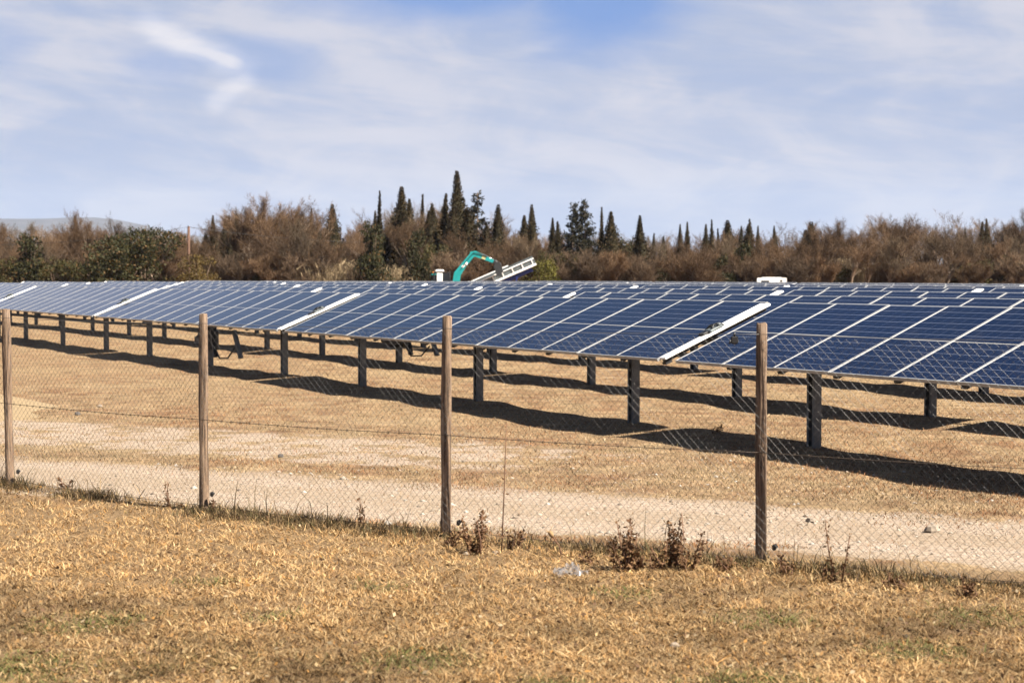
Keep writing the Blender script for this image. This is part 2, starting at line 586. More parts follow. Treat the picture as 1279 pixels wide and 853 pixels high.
def mat_ground():
    t = material('dry_ground')
    sp = t.add('ShaderNodeSeparateXYZ')
    t.l.new(t.co, sp.inputs[0])
    X, Y = sp.outputs[0], sp.outputs[1]
    # distance along the normal of the fence and track
    fx, fy = 0.5, 0.866
    q = t.m('ADD', t.m('MULTIPLY', X, 0.447), t.m('MULTIPLY', Y, 0.8945))   # across the track
    wob = t.m('MULTIPLY', t.m('SUBTRACT', t.noise(t.co, 0.9, 4.0, 0.6), 0.5), 1.1)
    q = t.m('ADD', q, wob)
    n_big = t.noise(t.co, 0.22, 4.0, 0.6)
    n_mid = t.noise(t.co, 1.6, 5.0, 0.65)
    n_fine = t.noise(t.co, 26.0, 4.0, 0.7)
    n_hair = t.noise(t.combine(t.m('MULTIPLY', X, 34.0), t.m('MULTIPLY', Y, 9.0), 0.0), 1.0, 4.0, 0.7, 0.6)
    straw = t.ramp(n_hair, [(0.30, (0.17, 0.105, 0.055)), (0.45, (0.37, 0.255, 0.145)), (0.60, (0.50, 0.365, 0.215)), (0.76, (0.62, 0.48, 0.31))])
    rust = t.m('MULTIPLY', t.step(n_mid, 0.40, 0.62), t.step(n_big, 0.34, 0.54))
    straw = t.mix(t.m('MULTIPLY', rust, 0.72), straw, (0.27, 0.145, 0.080))
    mot = t.m('ADD', 0.76, t.m('MULTIPLY', t.step(t.noise(t.co, 2.4, 6.0, 0.7), 0.3, 0.7), 0.6))
    straw = t.mix(1.0, straw, t.combine(mot, mot, mot), 'MULTIPLY')
    near_ = t.m('SUBTRACT', 1.0, t.step(q, 11.9, 12.5))
    straw = t.mix(t.m('MULTIPLY', near_, 0.75), straw, (0.30, 0.20, 0.11))
    pale = t.m('MULTIPLY', t.step(t.noise(t.co, 0.55, 4.0, 0.6), 0.52, 0.78), t.m('SUBTRACT', 1.0, near_))
    straw = t.mix(t.m('MULTIPLY', pale, 0.45), straw, (0.56, 0.44, 0.28))
    weed = t.m('MULTIPLY', t.step(t.noise(t.combine(t.m('MULTIPLY', X, 2.2), t.m('MULTIPLY', Y, 4.4), 0.0), 1.0, 6.0, 0.75), 0.57, 0.66), 0.6)
    straw = t.mix(weed, straw, (0.17, 0.12, 0.06))
    # gravel
    st = t.voro(t.co, 38.0, 'Color')
    ss = t.add('ShaderNodeSeparateColor')
    t.l.new(st, ss.inputs[0])
    grav = t.ramp(ss.outputs[0], [(0.0, (0.42, 0.315, 0.235)), (0.35, (0.58, 0.455, 0.345)), (0.8, (0.66, 0.535, 0.42)), (1.0, (0.72, 0.64, 0.55))])
    rut = t.m('ADD', t.m('SUBTRACT', 1.0, t.step(t.m('ABSOLUTE', t.m('SUBTRACT', q, 13.0)), 0.12, 0.42)), t.m('SUBTRACT', 1.0, t.step(t.m('ABSOLUTE', t.m('SUBTRACT', q, 14.4)), 0.12, 0.42)))
    grav = t.mix(t.m('MULTIPLY', t.m('MULTIPLY', t.m('SUBTRACT', 1.0, rut), 0.34), t.m('SUBTRACT', 1.0, t.step(q, 15.2, 15.8))), grav, (0.44, 0.33, 0.215))
    grav = t.mix(t.m('MULTIPLY', t.step(t.noise(t.co, 9.0, 5.0, 0.7), 0.5, 0.75), 0.4), grav, (0.42, 0.32, 0.22))
    grav = t.mix(t.m('MULTIPLY', t.step(n_mid, 0.42, 0.8), 0.35), grav, (0.50, 0.385, 0.27))
    track = t.m('MULTIPLY', t.step(q, 12.2, 12.75), t.m('SUBTRACT', 1.0, t.step(q, 14.2, 15.7)))
    # second, stonier patch with grass growing through
    along = t.m('ADD', t.m('MULTIPLY', X, 0.8945), t.m('MULTIPLY', Y, -0.447))
    patch = t.m('MULTIPLY', t.step(q, 15.6, 16.6), t.m('SUBTRACT', 1.0, t.step(q, 18.2, 19.4)))
    patch = t.m('MULTIPLY', patch, t.m('SUBTRACT', 1.0, t.step(t.m('ADD', along, t.m('MULTIPLY', wob, 3.0)), -10.5, -6.0)))
    patch = t.m('MULTIPLY', patch, t.step(t.m('ADD', n_mid, t.m('MULTIPLY', n_fine, 0.45)), 0.58, 0.80))
    edgy = t.m('ADD', t.m('MULTIPLY', t.m('SUBTRACT', n_fine, 0.5), 0.9), t.m('MULTIPLY', t.m('SUBTRACT', n_mid, 0.5), 1.0))
    k = t.step(t.m('ADD', t.m('MAXIMUM', track, t.m('MULTIPLY', patch, 1.0)), edgy), 0.32, 0.62)
    g_ = t.mix(k, straw, grav)
    t.put(t.p.inputs['Base Color'], t.mix(1.0, g_, (0.49, 0.488, 0.485), 'MULTIPLY'))
    t.p.inputs['Roughness'].default_value = 0.95
    t.p.inputs['Specular IOR Level'].default_value = 0.1
    h = t.m('ADD', t.m('MULTIPLY', n_hair, 0.8), t.m('MULTIPLY', n_fine, 0.6))
    h = t.m('ADD', h, t.m('MULTIPLY', n_mid, 0.8))
    bump(t, h, 0.85, 0.05)
    return t.mat


M['ground'] = mat_ground()
gxs = graded(-16, 22, 0.3, 9000)
gys = graded(5, 48, 0.3, 9000)
GX, GY = np.meshgrid(gxs, gys)
GV = np.stack([GX, GY, ground_z(GX, GY)], -1).reshape(-1, 3)
nx, ny = len(gxs), len(gys)
ii = (np.arange(ny - 1)[:, None] * nx + np.arange(nx - 1)[None, :]).ravel()
GF = np.stack([ii, ii + 1, ii + nx + 1, ii + nx], 1)
ground = link('ground', np_mesh('ground', GV, GF, M['ground'], smooth=True))
tag(ground, 'dry straw coloured field with a pale gravel track along the fence', kind='structure')

# sand heap at the left edge
mb = MB()
N = 26
vs, fs = [], []
cx, cy = -10.2, 26.0
for i in range(N + 1):
    for j in range(N + 1):
        u, v = i / N * 2 - 1, j / N * 2 - 1
        x, y = cx + u * 3.2, cy + v * 2.4
        d = math.hypot(u, v) * (1 + 0.12 * math.sin(5 * math.atan2(v, u) + 1))
        h = 0.95 * max(0.0, 1 - d) ** 1.15 * (1 + 0.12 * math.sin(7 * u + 3 * v)) + 0.02 * math.sin(13 * u) * max(0, 1 - d)
        vs.append((x, y, gz(x, y) + h - 0.03))
for i in range(N):
    for j in range(N):
        a = i * (N + 1) + j
        fs.append((a, a + N + 1, a + N + 2, a + 1))
mb.face_add(vs, fs, 0, True)
heap = mb.build('sand_mound', simple('sand', (0.36, 0.27, 0.165), 0.95, 0, 0.15, 30, 0.1))
tag(heap, 'low heap of yellow sand at the left edge beyond the fence', kind='structure')

# far hills
mb = MB()
pts = []
ridge = [(-260, 291), (-120, 283), (-40, 277), (0, 273.5), (60, 273.5), (90, 272), (120, 272), (150, 275), (178, 281), (205, 288), (240, 294), (300, 300), (420, 306), (700, 312), (1100, 308), (1600, 305)]
D0 = 6000.0
V, F = [], []
for k, (px, py) in enumerate(ridge):
    x = (px - 640) / FPX * D0
    zt = EYE + (HORIZON - py) / FPX * D0
    for j, (dd, hh) in enumerate(((-900, -0.05), (-600, 0.35), (-250, 0.8), (0, 1.0), (500, 0.6), (1200, -0.05))):
        jit = 12 * math.sin(k * 2.1 + j * 1.3)
        V.append((x * (D0 + dd) / D0 * 1.0, D0 + dd, max(zt * hh, -3) + (jit if 0 < j < 3 else 0)))
n = 6
for k in range(len(ridge) - 1):
    for j in range(n - 1):
        F.append((k * n + j, (k + 1) * n + j, (k + 1) * n + j + 1, k * n + j + 1))
mb.face_add(V, F, 0, True)
t = material('hazed_hill_scrub')
hn = t.noise(t.co, 0.012, 5.0, 0.65)
t.put(t.p.inputs['Base Color'], t.ramp(hn, [(0.35, (0.020, 0.024, 0.032)), (0.55, (0.036, 0.039, 0.048)), (0.75, (0.075, 0.076, 0.084))]))  # scrub grey pushed to blue: distance haze partly put into the colour
t.p.inputs['Roughness'].default_value = 1.0
hills = mb.build('hills', t.mat)
tag(hills, 'low hazy blue ridge of hills on the far left horizon', kind='structure')

# ------------------------------------------------------------------ solar field
PITCH_ROW = 4.2
AXIS0 = 13.43
TILT = R(21.9)
AX_H = 1.262            # height of the torque tube axis
PW, PL, NPAN = 0.99, 1.96, 13
TABLE = NPAN * 1.0 + 0.4
RZ = math.atan2(-ROW[1], -ROW[0])

# module: glass slab and its aluminium frame
def glass_mesh(merged):
    mb = MB()
    mb.box((0, 0, 0.012), (PW - 0.022, PL - 0.022, 0.008), mi=0)
    if merged:
        frame_into(mb, 1)
    return mb.mesh('solar_panel', [M['panel'], M['alu']])


def frame_into(mb, mi):
    for s_ in (-1, 1):
        mb.box((s_ * (PW / 2 - 0.0055), 0, 0), (0.011, PL, 0.04), mi=mi)
        mb.box((0, s_ * (PL / 2 - 0.0055), 0), (PW - 0.0225, 0.011, 0.0385), mi=mi)


me_glass = glass_mesh(False)
me_module = glass_mesh(True)
mb = MB()
frame_into(mb, 0)
me_frame = mb.mesh('frame', M['alu'])

# post: cold-rolled C section, axis at the top
mb = MB()
H0 = AX_H + 0.5
zc = -H0 / 2 - 0.02
mb.box((0, 0.055, zc), (0.14, 0.010, H0))
mb.box((0.065, 0.0, zc), (0.010, 0.0995, H0))
mb.box((-0.065, 0.0, zc), (0.010, 0.0995, H0))
mb.box((0.052, -0.055, zc), (0.036, 0.008, H0 - 0.002))
mb.box((-0.052, -0.055, zc), (0.036, 0.008, H0 - 0.002))
mb.box((0, 0, 0.0), (0.17, 0.15, 0.19), bevel=0.03)            # bearing head
for k in range(3):
    mb.box((0.0, 0.0635, -0.55 - 0.2 * k), (0.03, 0.006, 0.03))
me_post = mb.mesh('post', M['steel'])

mb = MB()
mb.tube([(-TABLE / 2 + 0.05, 0, 0), (TABLE / 2 - 0.05, 0, 0)], 0.06, 8)
me_tube = mb.mesh('torque_tube', M['steel'])

mb = MB()
mb.box((0, 0, 0), (0.055, 1.78, 0.05))
mb.box((0, -0.85, -0.035), (0.09, 0.10, 0.03))
me_rail = mb.mesh('rail', M['dark_steel'])

# bright closing rail in the gap between two tables
mb = MB()
mb.box((0, 0, 0), (0.215, 1.86, 0.03), bevel=0.006)
mb.box((0.09, 0.0, 0.017), (0.02, 1.85, 0.006))
me_endrail = mb.mesh('end_rail', M['white_paint'])
mb = MB()
mb.box((0, 0.0, 0.035), (0.17, 0.22, 0.04), bevel=0.012)
mb.box((0.05, 0.07, 0.06), (0.06, 0.05, 0.05), bevel=0.01)
mb.box((-0.05, 0.02, 0.058), (0.03, 0.12, 0.03), bevel=0.008, mi=0)
mb.box((-0.02, -0.16, 0.03), (0.12, 0.10, 0.035), bevel=0.01, mi=1)
mb.tube([(-0.06, -0.1, 0.04), (-0.03, -0.02, 0.085), (0.03, 0.09, 0.08), (0.06, 0.14, 0.03)], 0.012, 6, mi=1)
mb.tube([(0.07, -0.1, 0.03), (0.04, 0.0, 0.095), (-0.04, 0.1, 0.07)], 0.010, 6, mi=1)
me_bearing = mb.mesh('bearing', [M['concrete_grey'], M['black']])

# drive unit under a centre post
def make_drive(parent):
    mb = MB()
    mb.box((0.0, -0.02, -0.48), (0.30, 0.22, 0.34), bevel=0.03)
    mb.box((0.0, -0.02, -0.22), (0.2, 0.2, 0.2), bevel=0.02)
    mb.box((-0.26, 0.0, -0.52), (0.26, 0.16, 0.18), bevel=0.03)
    d = mb.build('drive_unit', M['dark_steel'], parent)
    mb = MB()
    mb.tube([(0.16, -0.06, -0.62), (0.36, -0.14, -0.34), (0.46, -0.22, -0.28)], [0.035, 0.03, 0.025], 8)
    mb.bar((0.46, -0.22, -0.28), (0.62, -0.25, -0.75), 0.06, 0.05)
    mb.build('actuator', M['dark_steel'], d)
    mb = MB()
    mb.bar((0.66, 0.05, -0.30), (0.86, 0.05, -0.76), 0.06, 0.05)
    mb.build('brace', M['steel'], d)
    mb = MB()
    mb.tube([(-0.12, 0.0, -0.1), (-0.34, 0.02, -0.22), (-0.40, 0.0, -0.5), (-0.3, 0.0, -0.62)], 0.018, 6)
    mb.tube([(0.1, 0.0, -0.55), (0.3, 0.0, -0.80), (0.55, 0.0, -0.78), (0.75, 0.0, -0.6)], 0.014, 6)
    mb.build('cable', M['black'], d)
    return d


def proj(x, y, z):
    """photograph pixel of a world point (used only to leave out what is far outside the frame)"""
    c, s_ = math.cos(PITCH), math.sin(PITCH)
    dz = z - EYE
    dep = y * c - dz * s_
    up = y * s_ + dz * c
    return 639.5 + FPX * x / dep, 426.5 - FPX * up / dep


ORD = ['first', 'second', 'third', 'fourth', 'fifth', 'sixth', 'seventh', 'eighth', 'ninth', 'tenth', 'eleventh', 'twelfth', 'thirteenth']
R_END = 101.0
NROWS = 11
table_count = 0
for k in range(NROWS):
    pp = AXIS0 + PITCH_ROW * k
    r0 = 18.35 - 1.6 * k           # a gap position in this row
    while r0 > -40:
        r0 -= TABLE
    found = []
    while r0 < R_END:
        r0 += TABLE
        c_r = r0 + TABLE / 2 - 0.2
        if c_r + TABLE / 2 > R_END + 4:
            break
        px = []
        for e in (-TABLE / 2, TABLE / 2):
            for hh in (-0.95, 0.95):
                P = ROW * (c_r + e) + PRP * (pp + hh)
                px.append(proj(P[0], P[1], 1.4)[0] if P[1] > 2 else 9999)
        if min(px) > 1279 + 70 or max(px) < -70:
            continue
        found.append(c_r)
    for idx, c_r in enumerate(found):
        P = ROW * c_r + PRP * pp
        zb = np.mean([gz(*(ROW * (c_r + o) + PRP * pp)) for o in (-4.7, 0, 4.7)])
        tb = empty('solar_table', (P[0], P[1], zb), RZ)
        drive = (k == 0 and abs(c_r - 38.2) < 4) or (k == 1 and abs(c_r - 36.6) < 4) or (k == 2 and idx % 2 == 1)
        extra = ''
        if k == 0:
            lab = 'tilted blue solar panel table in the front row, %s from the right' % ORD[idx]
            if idx == 0:
                lab = 'tilted blue solar panel table nearest the fence, rightmost of the front row'
        else:
            lab = 'tilted blue solar panel table in the %s row from the fence, %s from the right' % (ORD[k], ORD[idx])
        tag(tb, lab, 'solar panel', 'tilted solar panel tables standing in rows')
        ca, sa = math.cos(TILT), math.sin(TILT)
        for i in range(NPAN):
            xl = (i - (NPAN - 1) / 2) * 1.0 + 0.2
            wob = 0.004 * math.sin(i * 2.3 + idx + k)
            lift = 0.13
            loc = (xl, -lift * sa, AX_H + lift * ca)
            rot = (TILT + wob, 0, 0)
            if k < 3:
                g_ = link('solar_panel', me_glass, tb, loc, rot)
                link('frame', me_frame, g_)
            else:
                link('solar_panel', me_module, tb, loc, rot)
            if k < 2:
                link('rail', me_rail, tb, (xl + 0.5, -0.082 * sa, AX_H + 0.082 * ca), (TILT, 0, 0))
        er = link('end_rail', me_endrail, tb, (-(TABLE / 2) + 0.0, -0.135 * sa, AX_H + 0.135 * ca), (TILT, 0, 0))
        if k < 5:
            link('bearing', me_bearing, er)
        link('torque_tube', me_tube, tb, (0, 0, AX_H))
        for o in (-4.7, 0, 4.7):
            link('post', me_post, tb, (o + 0.0, 0, AX_H))
        if drive:
            dr = make_drive(tb)
            dr.location = (0, 0, AX_H)
            dr.scale = (2.2, 1.4, 1.35)
        table_count += 1
print('tables', table_count)

# ------------------------------------------------------------------ fence
POSTS = [(-7.45, 18.85, 1.78), (-5.12, 17.07, 1.78), (-2.79, 15.16, 1.775), (-0.541, 13.68, 1.79), (1.836, 12.32, 1.775), (4.25, 10.95, 1.78)]
fence = empty('wire_fence', (POSTS[3][0], POSTS[3][1], 0.0))
tag(fence, 'chain link fence on round weathered wooden posts between grass and gravel track', 'fence')
F0 = Vector(fence.location)
for k, (x, y, h) in enumerate(POSTS):
    mb = MB()
    rr = random.Random(k + 3)
    lean = (rr.uniform(-0.012, 0.012), rr.uniform(-0.012, 0.012))
    nz_, ns = 15, 14
    vs, fs = [], []
    for i in range(nz_):
        z = -0.35 + (h + 0.35) * i / (nz_ - 1)
        for j in range(ns):
            a = 2 * math.pi * j / ns
            r_ = 0.0415 * (1 + 0.08 * math.sin(3 * a + k + z * 1.5) + 0.05 * math.sin(5 * a - z * 4 + k) + 0.05 * math.sin(z * 5 + k) + rr.gauss(0, 0.025))
            if i == nz_ - 1:
                r_ *= 0.93
            vs.append((r_ * math.cos(a) + lean[0] * z, r_ * math.sin(a) + lean[1] * z, z))
    for i in range(nz_ - 1):
        for j in range(ns):
            fs.append((i * ns + j, i * ns + (j + 1) % ns, (i + 1) * ns + (j + 1) % ns, (i + 1) * ns + j))
    mb.face_add(vs, fs, 0, True)
    top = [v for v in vs[-ns:]]
    mb.face_add([(0.9 * (v[0] - lean[0] * h) + lean[0] * h, 0.9 * (v[1] - lean[1] * h) + lean[1] * h, h + 0.006 + 0.006 * math.sin(5 * q + k)) for q, v in enumerate(top)], [tuple(range(ns))])
    b0 = len(mb.v) - ns
    for j in range(ns):
        mb.f.append(((nz_ - 1) * ns + j, (nz_ - 1) * ns + (j + 1) % ns, b0 + (j + 1) % ns, b0 + j))
        mb.mi.append(0)
        mb.sm.append(False)
    po = mb.build('fence_post', M['post'], fence, loc=(x - F0.x, y - F0.y, 0))
    mb = MB()
    mb.box((0, 0, 0), (0.03, 0.03, 0.045), bevel=0.008)
    mb.tube([(0, 0, 0.02), (0.02, 0.0, 0.0)], 0.014, 6)
    mb.build('insulator', M['black'], po, loc=(0.085 + 0.02 * (k % 2), -0.07, 0.12 + 0.02 * (k % 3)))

WOFF = Vector((-0.564, -0.826, 0)) * 0.047
ZTOP, ZBOT = 1.685, 0.03


def wire_z(zz, f):
    return zz - 0.012 * math.sin(math.pi * f)


for k in range(len(POSTS) - 1):
    a = Vector((POSTS[k][0], POSTS[k][1], 0)) + WOFF - F0
    b = Vector((POSTS[k + 1][0], POSTS[k + 1][1], 0)) + WOFF - F0
    L = (b - a).length
    d = (b - a) / L
    # the woven mesh of this bay
    wv = 0.0325
    nc = int(round(L / wv))
    wv = L / nc
    nh = int((ZTOP - ZBOT) / 0.0330)
    hz = (ZTOP - ZBOT) / nh
    i = np.arange(nc)[:, None]
    j = np.arange(nh + 1)[None, :]
    sx_ = (i + ((j + i) % 2)) * wv
    f_ = sx_ / L
    sag = 0.012 * np.sin(np.pi * f_)
    zz = ZBOT + j * hz - sag * (j / nh)
    belly = 0.018 * np.sin(np.pi * f_) * np.sin(j / nh * 5.2 + k) + 0.006 * np.sin(f_ * 17 + j * 0.3)
    nrm = np.array([-0.564, -0.826])
    over = np.where((j + i) % 2 == 0, 0.0018, -0.0018)
    PX = a.x + d.x * sx_ + nrm[0] * (belly + over)
    PY = a.y + d.y * sx_ + nrm[1] * (belly + over)
    PZ = np.broadcast_to(zz, PX.shape)
    P = np.stack([PX, PY, PZ], -1)
    Vv, Ff = seg_prisms(P[:, :-1].reshape(-1, 3), P[:, 1:].reshape(-1, 3), 0.00108, 3)
    o = link('chain_link_mesh', np_mesh('chain_link_mesh', Vv, Ff, M['wire']), fence)
    o['kind'] = 'stuff'
    for name, z0, rad, mat, barb in (('top_wire', 1.70, 0.0022, 'wire', False), ('middle_wire', 0.835, 0.0026, 'rust_wire', True), ('bottom_wire', 0.06, 0.002, 'rust_wire', False)):
        mb = MB()
        npt = 13
        mb.tube([a + d * (L * q / (npt - 1)) + Vector((-0.564, -0.826, 0)) * 0.012 + Vector((0, 0, wire_z(z0, q / (npt - 1)))) for q in range(npt)], rad, 5)
        if barb:
            for q in range(int(L / 0.11)):
                c = a + d * (0.06 + 0.11 * q) + Vector((-0.564, -0.826, 0)) * 0.012 + Vector((0, 0, wire_z(z0, (0.06 + .11 * q) / L)))
                mb.tube([c + Vector((0.008, 0.004, 0.012)), c - Vector((0.008, 0.004, 0.012))], 0.0018, 3)
                mb.tube([c + Vector((-0.006, 0.006, 0.012)), c - Vector((-0.006, 0.006, 0.012))], 0.0018, 3)
        mb.build(name, M[mat], fence)
# black warning clip on the top wire left of the last post in view
mb = MB()
mb.box((0, 0, 0), (0.055, 0.02, 0.06), bevel=0.009)
mb.tube([(0, 0, 0.025), (0.0, 0, 0.055)], 0.008, 6)
mb.tube([(-0.03, 0.0, 0.0), (-0.036, 0, -0.03)], 0.006, 5)
a4 = Vector((POSTS[4][0], POSTS[4][1], 0))
dd = (Vector((POSTS[3][0], POSTS[3][1], 0)) - a4).normalized()
cl = a4 + dd * 0.185 + WOFF * 1.5 + Vector((0, 0, 1.655))
mb.build('wire_clip', M['black'], fence, loc=cl - F0)

# ------------------------------------------------------------------ trees
def leaf_tris(P, D, L, W):
    """single thin triangles from base P along D"""
    n = len(P)
    s_ = unit(np.cross(D, rng.normal(size=(n, 3)))) * np.asarray(W).reshape(-1, 1) * 0.5
    V = np.stack([P - s_, P + s_, P + D * np.asarray(L).reshape(-1, 1)], 1).reshape(-1, 3)
    return V, np.arange(3 * n).reshape(-1, 3)


def leaf_quads(P, D, L, W):
    """small diamond leaves"""
    n = len(P)
    s_ = unit(np.cross(D, rng.normal(size=(n, 3)))) * np.asarray(W).reshape(-1, 1) * 0.5
    Lc = np.asarray(L).reshape(-1, 1)
    V = np.stack([P, P + D * Lc * 0.45 + s_, P + D * Lc, P + D * Lc * 0.45 - s_], 1).reshape(-1, 3)
    return V, np.arange(4 * n).reshape(-1, 4)


def bare_tree(seed, H=10.0, bark='bark', limbs=8, lean_up=0.55, spread=0.9, trunk_h=0.3, twigs=8, cols=((0.15, 0.092, 0.056), (0.29, 0.19, 0.122)), tl=0.06, trunks=1, tw_w=0.026):
    rd = random.Random(seed)
    mb = MB()
    ends, edirs = [], []

    def grow(p, d, L, r, lev):
        n = 4
        pts, rad = [p], [r]
        q = p.copy()
        dd = d.copy()
        for i in range(n):
            dd = (dd + Vector((rd.gauss(0, .16), rd.gauss(0, .16), rd.gauss(0.05, .1)))).normalized()
            q = q + dd * (L / n)
            pts.append(q.copy())
            rad.append(r * (1 - 0.62 * (i + 1) / n))
        if lev < 3:
            mb.tube(pts, rad, 5 if lev < 2 else 3, caps=False)
        if lev >= 2:
            for i in range(1, n + 1):
                ends.append(tuple(pts[i]))
                edirs.append(tuple((pts[i] - pts[i - 1]).normalized()))
        if lev == 3:
            return
        nch = [limbs, 6, 5][lev]
        for c in range(nch):
            f = rd.uniform(0.28 if lev else trunk_h, 1.0)
            i = min(int(f * n), n - 1)
            b = pts[i].lerp(pts[i + 1], f * n - i)
            axis = (pts[i + 1] - pts[i]).normalized()
            az_ = rd.uniform(0, 2 * math.pi)
            side = Vector((math.cos(az_), math.sin(az_), 0.0))
            nd = (axis * (lean_up if lev == 0 else 0.75) + side * spread * rd.uniform(0.6, 1.1) + Vector((0, 0, 0.35))).normalized()
            grow(b, nd, L * rd.uniform(0.45, 0.70), r * (1 - 0.55 * f) * 0.56, lev + 1)
    for k in range(trunks):
        off = Vector((rd.gauss(0, .5), rd.gauss(0, .5), 0)) if trunks > 1 else Vector((0, 0, 0))
        tilt = Vector((rd.gauss(0, .1 * trunks), rd.gauss(0, .1 * trunks), 1)).normalized()
        grow(off, tilt, H * rd.uniform(0.58, 0.66), H * 0.027, 0)
    P = np.repeat(np.array(ends), twigs, 0)
    D = np.repeat(np.array(edirs), twigs, 0)
    n = len(P)
    D = unit(D * 0.7 + rng.normal(size=(n, 3)) * 0.42 + np.array([0, 0, 0.35]))
    P = P + rng.normal(size=(n, 3)) * 0.009 * H
    L = rng.uniform(0.5, 1.3, n) * tl * H
    V, F = leaf_tris(P, D, L, tw_w * rng.uniform(0.6, 1.3, n))
    c0, c1 = np.array(cols[0]), np.array(cols[1])
    mixv = rng.uniform(0, 1, (n, 1))
    T = np.repeat((c0 * (1 - mixv) + c1 * mixv) * np.array([0.98, 0.92, 0.80]), 3, 0)
    top = max(V[:, 2].max(), 1e-3)
    k = 1.0 / top
    me_c = np_mesh('crown', V * k, F, M['twig'], T)
    mb.v = [(x * k, y * k, z * k) for x, y, z in mb.v]
    me_t = mb.mesh('trunk', M[bark])
    return (me_t, me_c)


def cypress(seed, width=0.085, n=2600, ragged=0.12, col=((0.030, 0.028, 0.013), (0.105, 0.078, 0.036)), bare_top=False):
    """unit-height spindle of upswept sprays over a dark inner body"""
    r_ = np.random.default_rng(seed)
    ph = r_.uniform(0, 6.28, 6)

    def prof(z, a):
        base = np.clip(z / 0.10, 0, 1) ** 0.5 * np.clip((1 - z), 0, 1) ** 0.82 * (1.75 - 0.35 * z)
        if bare_top:
            base = base * np.where(z > 0.62, 0.34, 1.0)
        wob = 1 + ragged * (np.sin(2 * a + 7 * z + ph[0]) + np.sin(3 * a - 13 * z + ph[1]) + 0.8 * np.sin(27 * z + ph[2]) + 0.7 * np.sin(5 * a + 31 * z + ph[3]))
        return width * base * wob
    z = r_.uniform(0.03, 0.985, n) ** 1.12
    a = r_.uniform(0, 2 * np.pi, n)
    rad = prof(z, a) * r_.uniform(0.55, 1.03, n)
    P = np.stack([rad * np.cos(a), rad * np.sin(a), z], 1)
    out = np.stack([np.cos(a), np.sin(a), np.zeros(n)], 1)
    D = unit(out * 0.5 + np.array([0, 0, 1.0]) + r_.normal(size=(n, 3)) * 0.35)
    sz = 0.3 + 0.75 * (1 - z)
    V, F = leaf_quads(P, D, r_.uniform(0.022, 0.052, n) * sz, r_.uniform(0.012, 0.024, n) * sz)
    m1 = r_.uniform(0, 1, (n, 1))
    brown = (r_.uniform(0, 1, (n, 1)) < 0.36)
    T = np.array(col[0]) * (1 - m1) + np.array(col[1]) * m1
    T = np.where(brown, np.array([[0.15, 0.098, 0.048]]), T)
    me_c = np_mesh('crown', V, F, M['leaf'], np.repeat(T, 4, 0))
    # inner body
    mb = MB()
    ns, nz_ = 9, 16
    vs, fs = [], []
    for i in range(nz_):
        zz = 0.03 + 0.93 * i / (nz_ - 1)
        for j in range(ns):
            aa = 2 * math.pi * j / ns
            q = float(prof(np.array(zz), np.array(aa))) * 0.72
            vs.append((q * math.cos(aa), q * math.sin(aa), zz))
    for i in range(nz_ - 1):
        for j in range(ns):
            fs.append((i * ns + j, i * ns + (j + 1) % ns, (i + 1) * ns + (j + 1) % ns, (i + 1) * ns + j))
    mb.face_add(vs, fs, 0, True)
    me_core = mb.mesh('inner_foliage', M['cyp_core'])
    mb = MB()
    mb.tube([(0, 0, -0.03), (0, 0, 0.2), (0, 0, 0.9)], [0.016, 0.012, 0.003], 6)
    return (mb.mesh('trunk', M['bark']), me_c, me_core)


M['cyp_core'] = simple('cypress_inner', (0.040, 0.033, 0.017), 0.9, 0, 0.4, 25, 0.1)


def conifer(seed, width=0.2, tiers=22, dens=1.0, col=((0.030, 0.034, 0.016), (0.085, 0.070, 0.036))):
    """loose ragged fir or cedar with separate drooping boughs"""
    r_ = np.random.default_rng(seed)
    Ps, Ds = [], []
    mb = MB()
    mb.tube([(0, 0, -0.03), (0.004, 0, 0.5), (0, 0, 0.985)], [0.016, 0.010, 0.002], 6)
    for i in range(tiers):
        z = 0.10 + 0.86 * i / (tiers - 1)
        R_ = width * (1 - z) ** 0.8 * r_.uniform(0.7, 1.15) + 0.012
        nb = max(3, int(7 * (1 - z) + 3))
        for b in range(nb):
            a = r_.uniform(0, 2 * np.pi)
            L = R_ * r_.uniform(0.65, 1.15)
            e = np.array([math.cos(a) * L, math.sin(a) * L, r_.uniform(-0.25, 0.35) * L])
            s_ = np.array([0, 0, z])
            mb.tube([tuple(s_), tuple(s_ + e)], [0.004, 0.0012], 3, caps=False)
            m_ = int((10 + 46 * L / width) * dens)
            tt = r_.uniform(0.2, 1.05, m_)[:, None]
            Ps.append(s_ + e * tt + r_.normal(size=(m_, 3)) * 0.010)
            Ds.append(unit(e) * 0.5 + r_.normal(size=(m_, 3)) * 0.5 + np.array([0, 0, 0.2]))
    P = np.concatenate(Ps)
    D = unit(np.concatenate(Ds))
    n = len(P)
    V, F = leaf_quads(P, D, r_.uniform(0.018, 0.042, n), r_.uniform(0.008, 0.018, n))
    m1 = r_.uniform(0, 1, (n, 1))
    T = np.array(col[0]) * (1 - m1) + np.array(col[1]) * m1
    me_c = np_mesh('crown', V, F, M['leaf'], np.repeat(T, 4, 0))
    return (mb.mesh('trunk', M['bark']), me_c)


